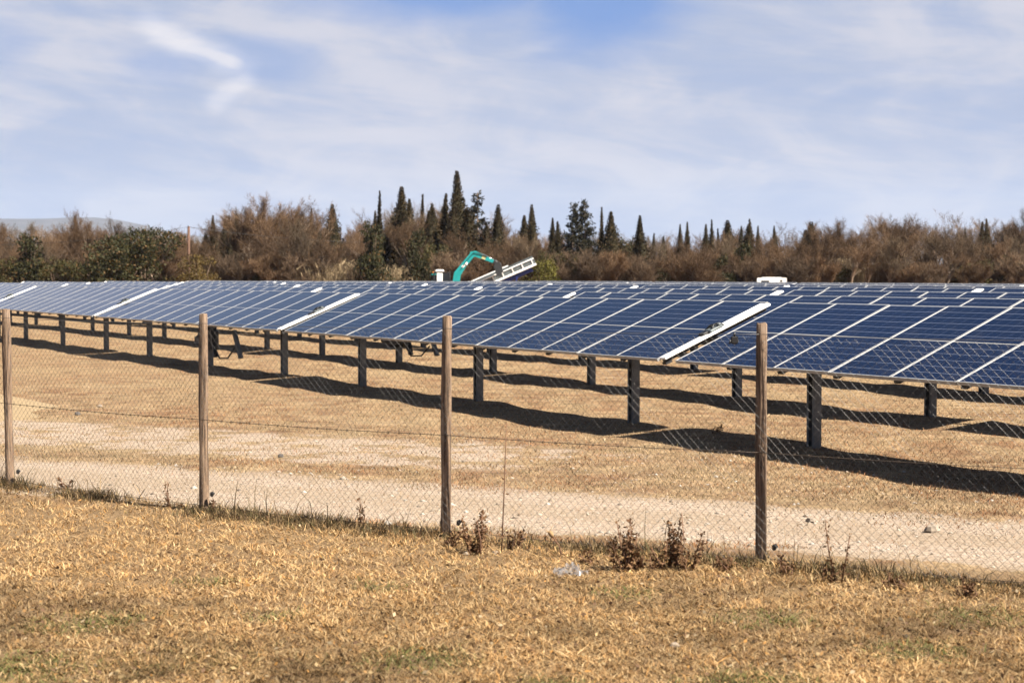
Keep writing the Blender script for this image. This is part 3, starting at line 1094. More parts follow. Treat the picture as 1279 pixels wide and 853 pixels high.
def bush(seed, n=4200, aspect=1.0, col=((0.028, 0.032, 0.012), (0.085, 0.080, 0.025)), warm=0.1, tall=False, leaf=1.0):
    """broad evergreen crown made of leaf clumps of unequal size, unit height"""
    r_ = np.random.default_rng(seed)
    nc = 46
    cz = r_.uniform(0.10, 0.88, nc)
    env = np.sqrt(np.clip(1 - ((cz - 0.42) / 0.62) ** 2, 0.05, 1)) if not tall else np.clip(1.15 - cz, 0.2, 1) ** 0.6
    ca = r_.uniform(0, 2 * np.pi, nc)
    cr = np.sqrt(r_.uniform(0, 1, nc)) * 0.46 * aspect * env
    C = np.stack([cr * np.cos(ca), cr * np.sin(ca), cz], 1)
    S = r_.uniform(0.07, 0.17, nc) * (0.6 + 0.4 * aspect)
    w_ = S ** 2 / np.sum(S ** 2)
    idx = r_.choice(nc, n, p=w_)
    dirn = unit(r_.normal(size=(n, 3)))
    rad = S[idx] * r_.uniform(0.45, 1.08, n)
    P = C[idx] + dirn * rad[:, None] * np.array([1.0, 1.0, 0.85])
    P[:, 2] = np.abs(P[:, 2])
    D = unit(dirn * 0.7 + r_.normal(size=(n, 3)) * 0.6 + np.array([0, 0, 0.25]))
    V, F = leaf_quads(P, D, r_.uniform(0.028, 0.06, n) * leaf, r_.uniform(0.018, 0.038, n) * leaf)
    m1 = np.clip(r_.uniform(0, 1, (n, 1)) * 0.6 + r_.uniform(0, 1, (nc, 1))[idx] * 0.5, 0, 1)
    T = np.array(col[0]) * (1 - m1) + np.array(col[1]) * m1
    T = np.where(r_.uniform(0, 1, (n, 1)) < warm, np.array([[0.17, 0.10, 0.035]]), T)
    me_c = np_mesh('crown', V, F, M['leaf'], np.repeat(T, 4, 0))
    mb = MB()
    for k in range(14):
        c = C[k]
        mb.tube([(0.02 * math.cos(k), 0.02 * math.sin(k), -0.03), (c[0] * .35, c[1] * .35, c[2] * .45), tuple(c)], [0.016, 0.010, 0.004], 5, caps=False)
    return (mb.mesh('trunk', M['bark']), me_c)


def reed_clump(seed, n=2600):
    r_ = np.random.default_rng(seed)
    P = np.stack([r_.normal(0, 0.42, n), r_.normal(0, 0.25, n), np.zeros(n)], 1)
    D = unit(np.stack([r_.normal(0, 0.16, n), r_.normal(0, 0.16, n), np.ones(n)], 1))
    L = r_.uniform(0.45, 1.0, n)
    V, F = leaf_tris(P, D, L, np.full(n, 0.022))
    n2 = 1500
    i = r_.integers(0, n, n2)
    P2 = P[i] + D[i] * (L[i] * r_.uniform(0.5, 1.0, n2))[:, None]
    V2, F2 = leaf_tris(P2, unit(r_.normal(size=(n2, 3)) * 0.6 + np.array([0.25, 0, 0.6])), r_.uniform(0.1, 0.22, n2), np.full(n2, 0.02))
    m1 = r_.uniform(0, 1, (n + n2, 1))
    T = np.array([0.33, 0.235, 0.13]) * (1 - m1) + np.array([0.58, 0.45, 0.28]) * m1
    return (np_mesh('stems', V, F, M['grass'], np.repeat(T[:n], 3, 0)), np_mesh('leaves', V2, F2, M['grass'], np.repeat(T[n:], 3, 0)))


BARE = [bare_tree(11, limbs=9, cols=((0.16, 0.115, 0.08), (0.27, 0.20, 0.145))), bare_tree(12, limbs=10, spread=0.75, lean_up=0.8), bare_tree(13, limbs=8, spread=1.05, lean_up=0.4),
        bare_tree(14, limbs=7, spread=0.7, lean_up=0.9, twigs=8, cols=((0.19, 0.145, 0.105), (0.30, 0.23, 0.17))), bare_tree(15, limbs=10, spread=0.95, cols=((0.24, 0.16, 0.105), (0.35, 0.25, 0.175)))]
SLIM = [bare_tree(23, bark='pale_bark', limbs=7, spread=0.6, lean_up=0.9, trunk_h=0.4, twigs=5, tl=0.05), bare_tree(24, limbs=7, spread=0.75, lean_up=0.7, trunk_h=0.3, twigs=5, tl=0.05),
        bare_tree(21, limbs=9, spread=0.42, lean_up=1.2, trunk_h=0.25, twigs=9, tl=0.05), bare_tree(22, bark='pale_bark', limbs=8, spread=0.5, lean_up=1.1, trunk_h=0.35, twigs=8, tl=0.05)]
BRUSH = [bare_tree(31, H=5, limbs=6, spread=1.1, lean_up=0.4, trunk_h=0.05, twigs=6, trunks=4, tl=0.10, tw_w=0.028),
         bare_tree(32, H=5, limbs=6, spread=1.2, lean_up=0.3, trunk_h=0.03, twigs=6, trunks=4, tl=0.11, tw_w=0.028, cols=((0.20, 0.135, 0.095), (0.33, 0.24, 0.175))),
         bare_tree(33, H=5, limbs=6, spread=1.0, lean_up=0.5, trunk_h=0.05, twigs=6, trunks=4, tl=0.10, tw_w=0.028, cols=((0.18, 0.105, 0.065), (0.27, 0.175, 0.11)))]
CYP = [cypress(41, n=3400, ragged=0.13), cypress(42, 0.075, n=3000, ragged=0.17), cypress(43, 0.10, n=3400, ragged=0.15), cypress(44, 0.075, ragged=0.3, bare_top=True)]
CON = [conifer(51, 0.17), conifer(52, 0.24, 24, 1.5)]
BUSH = [bush(61, 5200, 1.35, warm=0.16), bush(62, 3600, 1.0, col=((0.03, 0.034, 0.012), (0.12, 0.105, 0.03)), warm=0.18), bush(63, 3800, 0.75, tall=True, warm=0.1),
        bush(64, 3600, 1.15, col=((0.07, 0.07, 0.012), (0.30, 0.27, 0.04)), warm=0.05), bush(65, 3600, 1.0, col=((0.11, 0.085, 0.022), (0.27, 0.18, 0.05)), warm=0.25)]
REED = [reed_clump(71), reed_clump(72)]


def plant(name, proto, px, ytop, dist, width_scale, label, cat, group=None, part_names=('trunk', 'crown', 'inner_foliage'), rz=None):
    x = (px - 640) / FPX * dist
    H = EYE + (HORIZON - ytop) / FPX * dist
    o = empty(name, (x, dist, -0.02), random.uniform(0, 6.28) if rz is None else rz)
    tag(o, label, cat, group)
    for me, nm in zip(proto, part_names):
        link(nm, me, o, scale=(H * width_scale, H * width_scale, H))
    return o


# cypresses, one by one from the left: pixel of the tip, distance, width, which shape
cyp = [(268, 268, 158, 0.9, 0, 'dark cypress at the left end of a cypress group above the thicket'),
       (281, 271, 162, 0.9, 2, 'short dark cypress second in the left cypress group'),
       (287, 268, 158, 0.95, 1, 'dark cypress with pointed tip in the middle of the left cypress group'),
       (297, 265, 160, 0.8, 1, 'narrow dark cypress at the right end of the left cypress group'),
       (258, 290, 150, 1.4, 2, 'squat dark cypress lowest and leftmost of the whole row'),
       (326, 272, 165, 1.5, 2, 'broad dark cypress half hidden behind the tall bare tree'),
       (369, 262, 165, 1.1, 0, 'brownish cypress rising through the tall bare tree'),
       (388, 259, 165, 0.8, 1, 'thin brownish cypress right of the tall bare tree'),
       (415, 254, 160, 1.25, 2, 'broad pointed cypress alone right of the tall bare tree'),
       (403, 288, 150, 1.3, 2, 'low dark cypress at the foot of the lone pointed cypress'),
       (473, 237, 150, 0.95, 3, 'thin cypress with a bare leader above the ivy covered tree'),
       (467, 262, 150, 0.8, 1, 'small narrow cypress beside the thin cypress with a bare leader'),
       (501, 232, 150, 1.1, 0, 'tall blunt cypress left of the ivy covered trunks'),
       (514, 247, 152, 1.0, 1, 'brown tinged cypress just right of the tall blunt cypress'),
       (527, 241, 152, 1.15, 3, 'ragged cypress above the ivy covered trunks'),
       (540, 253, 153, 0.8, 1, 'small brownish cypress tip between two ragged cypresses'),
       (551, 240, 152, 0.9, 1, 'narrow cypress left of the tallest cypress'),
       (560, 247, 150, 0.9, 3, 'loose thin cypress touching the tallest cypress'),
       (574, 212, 150, 0.95, 0, 'tallest dark cypress of the tree line above the excavator'),
       (508, 262, 149, 1.3, 2, 'low brown cypress in front of the tall blunt cypress'),
       (533, 262, 148, 1.4, 1, 'low brown cypress in front of the ragged cypress'),
       (545, 258, 149, 1.3, 2, 'brown cypress left below the narrow one'),
       (567, 256, 148, 1.4, 2, 'broad brown cypress at the left foot of the tallest cypress'),
       (583, 258, 148, 1.4, 0, 'broad brown cypress at the right foot of the tallest cypress'),
       (609, 276, 149, 1.3, 1, 'low cypress between the spiky conifer and the lone smooth cypress'),
       (622, 254, 152, 1.25, 2, 'lone smooth cypress above the raised conveyor'),
       (653, 268, 152, 1.2, 0, 'leaning looking dark cypress left of a taller twin'),
       (665, 254, 152, 1.1, 0, 'tall dark cypress right of the conveyor tip'),
       (690, 271, 156, 0.9, 1, 'slim brown cypress behind the yellow green shrub'),
       (700, 275, 156, 0.9, 1, 'thin brown cypress between slim cypress and broad conifer'),
       (752, 257, 150, 0.95, 3, 'ragged cypress close right of the broad conifer'),
       (762, 263, 150, 1.5, 2, 'broad brown cypress second right of the broad conifer'),
       (799, 268, 150, 1.2, 0, 'sharp dark cypress standing alone right of the broad conifer'),
       (815, 290, 160, 1.0, 1, 'short thin cypress right of the sharp lone cypress'),
       (828, 294, 160, 1.0, 1, 'shortest brown cypress left of a pair of thin cypresses'),
       (850, 279, 165, 0.85, 1, 'left one of a pair of thin cypresses'),
       (859, 276, 165, 0.85, 1, 'right one of a pair of thin cypresses'),
       (881, 279, 160, 0.9, 0, 'thin dark cypress first of the dense right cypress group'),
       (889, 273, 162, 0.85, 1, 'tall thin cypress second of the dense right cypress group'),
       (899, 284, 158, 1.0, 3, 'crooked topped cypress in the dense right cypress group'),
       (909, 274, 158, 1.3, 2, 'broad dark cypress in the dense right cypress group'),
       (923, 281, 160, 0.9, 1, 'short narrow cypress right of the broad one'),
       (933, 279, 158, 1.5, 2, 'blunt broad cypress above the white van'),
       (939, 272, 162, 0.75, 1, 'needle thin tall cypress above the white van'),
       (947, 281, 160, 0.9, 1, 'thin cypress right of the needle thin one'),
       (968, 281, 162, 0.9, 0, 'single thin cypress right above the white van'),
       (1003, 286, 155, 1.2, 2, 'lower rounded cypress beside a taller rounded one'),
       (1014, 276, 155, 1.5, 2, 'rounded brown cypress tallest near the pale reeds'),
       (1208, 284, 165, 0.8, 1, 'little thin cypress in the dip between bare woods'),
       (1223, 276, 160, 1.0, 1, 'brown cypress left one inside the right bare wood'),
       (1234, 272, 160, 1.0, 0, 'brown cypress right one inside the right bare wood')]
for px, yt, dist, ws, pi, lab in cyp:
    o = plant('cypress_tree', CYP[pi], px, yt, dist, ws * random.uniform(0.85, 1.25) * (1.2 if 495 < px < 605 else 1.1), lab, 'tree', 'cypresses in the tree line')
    o.rotation_euler[0] = random.gauss(0, 0.022)
    o.rotation_euler[1] = random.gauss(0, 0.022)
plant('fir_tree', CON[0], 597, 238, 150, 1.15, 'spiky loose conifer with open boughs right of the tallest cypress', 'tree', 'conifers in the tree line')
plant('fir_tree', CON[1], 716, 254, 148, 0.95, 'broad dark conifer forming the left half of the big pair', 'tree', 'conifers in the tree line')
plant('fir_tree', CON[1], 731, 250, 150, 0.85, 'broad dark conifer forming the right half of the big pair', 'tree', 'conifers in the tree line')

EV = [(38, 291, 138, 0.85, 2, 'evergreen_tree', 'narrow dark evergreen tree near the left edge of the picture'),
      (8, 318, 138, 0.9, 1, 'evergreen_shrub', 'low dark shrub at the far left edge'),
      (73, 318, 137, 0.9, 1, 'evergreen_shrub', 'small green brown shrub right of the narrow evergreen'),
      (98, 322, 137, 1.1, 1, 'evergreen_shrub', 'wide low green brown shrub left of the big evergreen'),
      (150, 296, 136, 1.0, 0, 'evergreen_tree', 'big dense dark evergreen, left lobe, behind the panels'),
      (181, 287, 138, 1.0, 0, 'evergreen_tree', 'tallest lobe of the big dense dark evergreen behind the panels'),
      (250, 315, 136, 1.0, 4, 'evergreen_shrub', 'yellow brown shrub just right of the wooden pole'),
      (465, 276, 137, 0.62, 2, 'ivy_tree', 'dark green ivy covered tree above pale reeds'),
      (522, 284, 138, 0.55, 2, 'ivy_tree', 'ivy covered trunks with dark green leaves left of the excavator'),
      (545, 300, 142, 0.6, 1, 'ivy_tree', 'olive leaved small tree directly above the excavator cab'),
      (675, 322, 136, 0.8, 3, 'yellow_shrub', 'bright yellow green shrub right of the raised conveyor'),
      (688, 310, 140, 0.6, 1, 'evergreen_shrub', 'dark green shrub behind the bright yellow green shrub'),
       (555, 305, 140, 0.7, 2, 'ivy_tree', 'dark ivy covered stem behind the excavator arm'),
       (705, 312, 141, 0.8, 1, 'evergreen_shrub', 'dark shrub below the left broad conifer'),
       (737, 318, 142, 1.0, 1, 'evergreen_shrub', 'dark shrub below the right broad conifer'),
       (900, 316, 143, 0.9, 2, 'ivy_tree', 'dark ivy covered stem left above the white van'),
       (1040, 326, 143, 1.0, 1, 'evergreen_shrub', 'dark shrub just left of the pale upright reeds'),
       (1215, 322, 143, 1.1, 1, 'evergreen_shrub', 'dark shrub under the dip in the right bare wood'),
       (1262, 318, 143, 0.9, 2, 'evergreen_shrub', 'tall dark shrub near the right edge'),
       (340, 322, 143, 1.1, 1, 'evergreen_shrub', 'dark shrub under the tallest grey bare tree'),
              (790, 291, 160, 0.8, 1, 'evergreen_tree', 'round olive tree left of the sharp lone cypress'),
      (930, 300, 146, 0.6, 2, 'evergreen_tree', 'olive green tree among the dense right cypress group'),
      (840, 330, 142, 1.3, 1, 'evergreen_shrub', 'dark low shrub under the pair of thin cypresses'),
      (1100, 318, 148, 0.7, 1, 'evergreen_shrub', 'olive shrub right of the pale reed clump'),
      (1135, 322, 148, 0.9, 1, 'evergreen_shrub', 'dark olive shrub under the tall bare trees on the right')]
for px, yt, dist, ws, pi, nm, lab in EV:
    plant(nm, BUSH[pi], px, yt, dist, ws, lab, 'shrub' if 'shrub' in nm else 'tree')

for px, yt, dist, ws, lab in ((434, 325, 142, 1.1, 'pale straw reeds between the bare thicket and the ivy covered tree'),
                              (507, 330, 142, 1.0, 'pale straw reeds left of the excavator'),
                              (398, 328, 144, 0.9, 'pale dry reeds under the leaning bare branches'),
                              (1071, 318, 145, 0.75, 'upright pale yellow reed clump in front of the right wood')):
    plant('reed_clump', REED[px % 2], px, yt, dist, ws, lab, 'reeds', part_names=('stems', 'leaves'), rz=0.3)


LANDMARKS = [(8, 'low dark shrub at the edge'), (38, 'narrow dark evergreen'), (88, 'tall thin bare tree'), (143, 'left lobe of the big evergreen'), (181, 'tallest lobe of the big evergreen'),
             (210, 'big evergreen'), (236, 'wooden utility pole'), (281, 'left cypress group'), (326, 'half hidden broad cypress'), (345, 'tallest grey bare tree'), (388, 'thin brownish cypress'), (415, 'lone pointed cypress'),
             (440, 'pale reeds by the thicket'), (465, 'ivy tree above the reeds'), (501, 'tall blunt cypress'), (545, 'excavator cab'), (574, 'tallest cypress'), (597, 'spiky conifer'),
             (622, 'lone smooth cypress'), (645, 'middle of the conveyor'), (665, 'tip of the conveyor'), (695, 'slim brown cypresses'), (723, 'big conifer pair'), (757, 'ragged cypress by the conifers'),
             (799, 'sharp lone cypress'), (828, 'shortest brown cypress'), (855, 'pair of thin cypresses'), (885, 'dense right cypress group'), (909, 'broad cypress of the right group'), (935, 'blunt cypress above the van'),
             (964, 'white van'), (990, 'lower rounded cypress'), (1014, 'rounded brown cypress'), (1045, 'wispy bare tree'), (1071, 'pale upright reeds'), (1100, 'olive shrub by the reeds'),
             (1130, 'left tall spreading tree'), (1165, 'right tall spreading tree'), (1208, 'thin cypress in the dip'), (1234, 'brown cypresses on the right'), (1275, 'right edge of the wood')]


def where(px):
    """which side of which landmark a tree of the wood stands on"""
    lp, lt = min(LANDMARKS, key=lambda q_: abs(q_[0] - px))
    side = 'in line with' if abs(px - lp) < 5 else ('just left of' if px < lp else 'just right of')
    return side + ' the ' + lt


special = [(88, 256, 152, SLIM[2], 0.8, 'tall thin bare tree standing above the left wood'), (103, 262, 152, SLIM[3], 0.7, 'second thin bare tree just right of the tall thin one'),
           (143, 262, 154, SLIM[3], 0.8, 'thin bare tree above the left edge of the big evergreen'), (345, 236, 150, SLIM[2], 1.25, 'tallest grey bare tree left of the lone pointed cypress'),
           (368, 239, 151, SLIM[3], 1.2, 'second tall bare tree inside the same clump'), (312, 250, 152, SLIM[2], 1.2, 'bare tree leaning at the left of the tall clump'),
           (397, 247, 153, SLIM[3], 1.1, 'pale twiggy bare tree left of the lone pointed cypress'), (1030, 268, 150, SLIM[2], 1.3, 'wispy bare tree right of the rounded cypress'),
           (1130, 264, 146, BARE[1], 0.9, 'tall spreading bare tree left one of the right pair'), (1165, 262, 147, BARE[0], 0.9, 'tall spreading bare tree right one of the right pair')]
for px, yt, dist, pr, ws, lab in special:
    plant('bare_tree', pr, px, yt, dist, ws, lab, 'tree')


def skyline(px):
    pts_ = [(-60, 276), (0, 276), (60, 279), (120, 281), (230, 280), (262, 284), (300, 262), (345, 256), (420, 280), (455, 268), (500, 254), (600, 256), (625, 280), (660, 286), (720, 290), (780, 292), (850, 290),
            (930, 290), (985, 284), (1010, 276), (1060, 284), (1095, 272), (1120, 266), (1170, 266), (1195, 296), (1207, 286), (1225, 270), (1279, 263), (1340, 262)]
    xs, ys = zip(*pts_)
    return float(np.interp(px, xs, ys))


rt = random.Random(5)
for layer, (d0, d1, step, lo, hi) in enumerate(((172, 200, 27, 2, 14), (152, 170, 25, -2, 22), (141, 152, 22, 6, 40))):
    px = -55 + layer * 9
    while px < 1335:
        yt = skyline(px) - 9 + rt.uniform(lo, hi)
        pr = rt.choice([BARE, BARE + SLIM, SLIM + SLIM + BARE][layer])
        plant('bare_tree', pr, px, min(yt, 318), rt.uniform(d0, d1), rt.uniform(0.75, 1.1) * (0.95 if layer else 1.1) * (1.35 if pr in SLIM else 1.0), ('far', 'middle', 'front')[layer] + ' leafless brown tree ' + where(px), 'tree', 'leafless trees of the wood')
        px += step * rt.uniform(0.7, 1.3)
px = -50
while px < 1330:
    skip = 480 < px < 520 or 420 < px < 445 or 1056 < px < 1088
    if not skip:
        plant('bare_shrub', rt.choice(BRUSH), px, rt.uniform(306, 330), rt.uniform(139, 148), rt.uniform(0.75, 1.05), 'bare twiggy shrub under the trees ' + where(px), 'shrub', 'bare shrubs at the foot of the wood')
    px += 21 * rt.uniform(0.7, 1.3)
# undergrowth nobody could count, filling the wood behind the first trees
n = 30000
ux = rng.uniform(-75, 75, n)
uy = rng.uniform(150, 215, n)
ux = ux * uy / 165.0
uh = np.array([EYE + (HORIZON - skyline(640 + x / y * FPX) - 22) / FPX * y for x, y in zip(ux, uy)])
P = np.stack([ux, uy, rng.uniform(0.0, 0.92, n) * uh], 1)
D = unit(rng.normal(size=(n, 3)) * 0.6 + np.array([0, 0, 0.8]))
V, F = leaf_tris(P, D, rng.uniform(0.6, 1.6, n), rng.uniform(0.03, 0.07, n))
m1 = rng.uniform(0, 1, (n, 1))
T = np.array([0.06, 0.033, 0.018]) * (1 - m1) + np.array([0.16, 0.092, 0.052]) * m1
ug = link('undergrowth', np_mesh('undergrowth', V, F, M['twig'], np.repeat(T, 3, 0)))
tag(ug, 'tangled brown undergrowth filling the wood behind the first trees', 'undergrowth', kind='stuff')

# wooden pole and its cable
pd = 139.0
pxx = (236.5 - 640) / FPX * pd
ptop = EYE + (HORIZON - 283) / FPX * pd
pole = empty('utility_pole', (pxx, pd, 0))
tag(pole, 'brown wooden utility pole rising above the panels beside the yellow brown shrub', 'pole')
mb = MB()
mb.tube([(0, 0, -0.3), (0, 0, ptop * 0.5), (0.03, 0, ptop)], [0.15, 0.13, 0.105], 10)
mb.build('pole_shaft', M['pole_wood'], pole)
mb = MB()
mb.tube([(0.03, -0.10, ptop - 0.10), (0.03, -0.16, ptop - 0.04), (0.03, -0.16, ptop + 0.06)], 0.03, 6)
mb.build('insulator', M['dark_steel'], pole)
mb = MB()
cp = []
for q in range(25):
    f = q / 24
    X1 = pxx - 22 * f
    cp.append((X1, pd - 1.5 * f, ptop - 0.05 - 2.6 * f + 1.0 * f * f * 1.2 - 1.2 * f * (1 - f)))
mb.tube(cp, 0.014, 4)
cp = []
for q in range(17):
    f = q / 16
    cp.append((pxx + 14 * f, pd + 9 * f, ptop - 0.05 - 1.1 * f - 0.9 * f * (1 - f)))
mb.tube(cp, 0.014, 4)
cab = mb.build('overhead_cable', M['black'])
tag(cab, 'thin dark overhead cable sagging from the wooden pole across the left wood', 'cable')

# ------------------------------------------------------------------ excavator
XD = 131.0
S = XD / FPX


def at(px, py, y=0.0):
    return Vector(((px - 640) * S, y, EYE + (HORIZON - py) * S))


ex = empty('excavator', ((556 - 640) * S, XD, 0))
tag(ex, 'teal mini excavator with raised boom working behind the solar panels', 'excavator')
E0 = Vector(ex.location) - Vector((0, XD, 0))


def loc(px, py, y=0.0):
    return at(px, py, y) - E0


mb = MB()
for s_ in (-1, 1):
    mb.prism([(-1.0, 0.12), (-0.85, 0.0), (0.85, 0.0), (1.0, 0.12), (1.0, 0.42), (0.85, 0.54), (-0.85, 0.54), (-1.0, 0.42)], s_ * 0.75 - 0.2, s_ * 0.75 + 0.2)
for k in range(2):
    pass
mb.build('track', M['rubber'], ex)
mb = MB()
mb.box((0, 0, 0.42), (1.2, 1.1, 0.3), bevel=0.04)
mb.tube([(0, 0, 0.55), (0, 0, 0.72)], 0.45, 16)
mb.box((1.2, 0, 0.3), (0.12, 1.9, 0.36), bevel=0.03)
mb.build('undercarriage', M['dark_steel'], ex)
mb = MB()
mb.box((-0.25, 0, 1.0), (1.9, 1.5, 0.55), bevel=0.08)
mb.box((-0.85, 0.1, 1.45), (0.55, 1.3, 0.55), bevel=0.1)
mb.box((-0.80, -0.2, 2.20), (0.42, 0.95, 0.07), bevel=0.02)
mb.build('body', M['teal'], ex)
mb = MB()
mb.box((-0.2, -0.25, 1.27), (1.45, 0.9, 0.06), bevel=0.02)
mb.box((-0.2, -0.25, 2.36), (1.3, 0.9, 0.05), bevel=0.02)
for xx in (-0.86, 0.46):
    for yy in (-0.66, 0.16):
        mb.bar((xx, yy, 1.3), (xx * 0.9, yy, 2.38), 0.07, 0.07)
mb.box((-0.15, -0.25, 1.5), (0.06, 0.88, 0.06))
cabin = mb.build('cab', M['dark_steel'], ex)
mb = MB()
mb.box((-0.2, -0.64, 1.85), (1.22, 0.012, 0.92))
mb.box((-0.2, 0.14, 1.85), (1.22, 0.012, 0.92))
mb.box((0.40, -0.25, 1.85), (0.012, 0.72, 0.92))
mb.box((-0.80, -0.25, 1.85), (0.012, 0.72, 0.92))
mb.build('glazing', M['glass_dark'], cabin)
mb = MB()
mb.box((-0.38, -0.25, 2.47), (0.66, 0.94, 0.20), bevel=0.08)
mb.build('roof', M['white_paint'], cabin)
mb = MB()
mb.box((-0.36, -0.72, 1.95), (0.44, 0.05, 0.72), bevel=0.02)
mb.build('door', M['white_paint'], cabin)
mb = MB()
mb.tube([(-0.88, -0.3, 2.2), (-0.88, -0.3, 2.42)], 0.07, 10)
mb.build('beacon', M['orange_lens'], ex)
# boom: thick two-part arm bent over towards the right
p0, p1, p2, p3 = loc(568, 353), loc(570, 339), loc(591, 318), loc(601, 318.5)
mb = MB()


def arm(mb, pts_, hs, y0, y1):
    up_, dn_ = [], []
    for i, p in enumerate(pts_):
        a_ = pts_[max(i - 1, 0)]
        b_ = pts_[min(i + 1, len(pts_) - 1)]
        tx, tz = b_.x - a_.x, b_.z - a_.z
        L_ = math.hypot(tx, tz)
        nx_, nz2 = -tz / L_, tx / L_
        up_.append((p.x + nx_ * hs[i] / 2, p.z + nz2 * hs[i] / 2))
        dn_.append((p.x - nx_ * hs[i] / 2, p.z - nz2 * hs[i] / 2))
    for i in range(len(pts_) - 1):
        mb.prism([dn_[i], dn_[i + 1], up_[i + 1], up_[i]], y0, y1)


arm(mb, [loc(570, 366), loc(570, 354), loc(572, 342), loc(580, 331), loc(590, 319), loc(594, 317.5)], [0.5, 0.55, 0.55, 0.42, 0.40, 0.36], -0.16, 0.16)
boom = mb.build('boom', M['teal'], ex)
mb = MB()
mb.tube([loc(583, 330, -0.2), loc(583, 330, 0.2)], 0.09, 10)
mb.box((loc(581, 331) + Vector((0, -0.166, 0))), (0.55, 0.012, 0.16), Matrix.Rotation(-R(42), 3, 'Y'))
mb.build('boom_stripe', M['white_paint'], boom)
mb = MB()
arm(mb, [loc(588, 317.5), loc(594, 317), loc(606, 322), loc(617, 327)], [0.36, 0.44, 0.34, 0.22], -0.13, 0.13)
stick = mb.build('stick', M['teal'], ex)
mb = MB()
arm(mb, [loc(602.5, 321), loc(607, 323)], [0.24, 0.24], -0.137, -0.131)
mb.build('decal', simple('decal_yellow', (0.75, 0.70, 0.35), 0.5), stick)
mb = MB()
mb.tube([loc(574, 339, -0.02), loc(582, 327, -0.02)], 0.075, 8)
mb.tube([loc(582, 327, -0.02), loc(587, 318, -0.02)], 0.045, 8, mi=1)
cyl = mb.build('hydraulic_cylinder', [M['dark_steel'], M['chrome']], ex)
mb = MB()
mb.tube([loc(599, 316.5), loc(607, 319.5)], 0.07, 8)
mb.tube([loc(607, 319.5), loc(618, 325)], 0.05, 8, mi=1)
mb.build('hydraulic_cylinder', [M['dark_steel'], M['chrome']], ex)
mb = MB()
mb.tube([loc(576, 337, -0.19), loc(585, 324, -0.2), loc(592, 316, -0.2), loc(600, 317, -0.18), loc(609, 321, -0.16)], 0.028, 5)
mb.tube([loc(576, 341, 0.17), loc(586, 326, 0.2), loc(593, 315, 0.2), loc(604, 318, 0.18), loc(616, 325, 0.16)], 0.028, 5)
mb.build('hose', M['black'], ex)
mb = MB()
mb.bar(loc(617, 326), loc(624, 332), 0.34, 0.34, bevel=0.06)
mb.bar(loc(623, 328), loc(627, 341), 0.40, 0.34, bevel=0.08)
mb.prism([(loc(617, 332).x, loc(617, 332).z), (loc(621, 345).x, loc(621, 345).z), (loc(627, 345).x, loc(627, 345).z), (loc(628, 333).x, loc(628, 333).z), (loc(623, 326).x, loc(623, 326).z)], -0.32, 0.32)
for k in range(4):
    mb.box(loc(621 + 1.6 * k, 346) + Vector((0, -0.34, 0)), (0.05, 0.18, 0.1))
mb.build('bucket', M['dark_steel'], ex)

# raised conveyor of a screening machine
cv = empty('conveyor', ((632 - 640) * S, XD + 1.4, 0))
tag(cv, 'long tilted white and grey conveyor with dark blue underside beside the excavator', 'conveyor')
C0 = Vector(((632 - 640) * S, 0, 0))


def cl_(px, py, y=0.0):
    return at(px, py, y) - C0


lo_, hi_ = cl_(560, 374), cl_(669, 327)
ax_ = (hi_ - lo_).normalized()
nn = Vector((-ax_.z, 0, ax_.x))
mb = MB()
yw = 0.62
mb.bar(lo_ + nn * 0.10, hi_ + nn * 0.10, 1.16, 0.05)
mb.build('belt', M['rubber'], cv)
mb = MB()
mb.bar(lo_ + Vector((0, -yw, 0)) + nn * 0.06, hi_ + Vector((0, -yw, 0)) + nn * 0.06, 0.05, 0.46)
mb.bar(lo_ + Vector((0, yw, 0)) + nn * 0.12, hi_ + Vector((0, yw, 0)) + nn * 0.2, 0.05, 0.66)
mb.build('side_panel', M['concrete_grey'], cv)
mb = MB()
mb.bar(lo_ + Vector((0, -yw - 0.03, 0)) + nn * 0.30, hi_ + Vector((0, -yw - 0.03, 0)) + nn * 0.30, 0.14, 0.09, bevel=0.02)
mb.bar(lo_ + Vector((0, -yw - 0.04, 0)) - nn * 0.20, hi_ + Vector((0, -yw - 0.04, 0)) - nn * 0.20, 0.16, 0.16, bevel=0.02)
mb.bar(lo_ + Vector((0, yw + 0.02, 0)) + nn * 0.56, hi_.lerp(lo_, 0.28) + Vector((0, yw + 0.02, 0)) + nn * 0.56, 0.12, 0.10, bevel=0.02)
mb.build('edge_rail', M['white_paint'], cv)
for f in np.linspace(0.30, 0.97, 7):
    mb = MB()
    c_ = lo_.lerp(hi_, float(f)) + Vector((0, -yw - 0.035, 0))
    mb.bar(c_ - nn * 0.2, c_ + nn * 0.26, 0.07, 0.09, up=(0, 1, 0))
    mb.build('rib', M['white_paint'], cv)
mb = MB()
mb.bar(lo_.lerp(hi_, 0.35) - nn * 0.46, hi_.lerp(lo_, 0.06) - nn * 0.46, 0.9, 0.32, bevel=0.03)
mb.bar(lo_.lerp(hi_, 0.2) - nn * 0.52 + Vector((0, -0.3, 0)), hi_.lerp(lo_, 0.3) - nn * 0.48 + Vector((0, -0.3, 0)), 0.12, 0.12)
mb.build('under_frame', M['blue_paint'], cv)
mb = MB()
for yy in (-0.5, 0.5):
    mb.bar(lo_.lerp(hi_, 0.62) + Vector((0, yy, -0.35)), Vector((0.2, yy, 0.5)), 0.12, 0.12)
    mb.bar(lo_.lerp(hi_, 0.8) + Vector((0, yy, -0.35)), Vector((0.6, yy, 0.5)), 0.10, 0.10)
mb.box((-0.4, 0, 0.62), (4.2, 1.2, 0.24), bevel=0.03)
mb.build('support_leg', M['blue_paint'], cv)
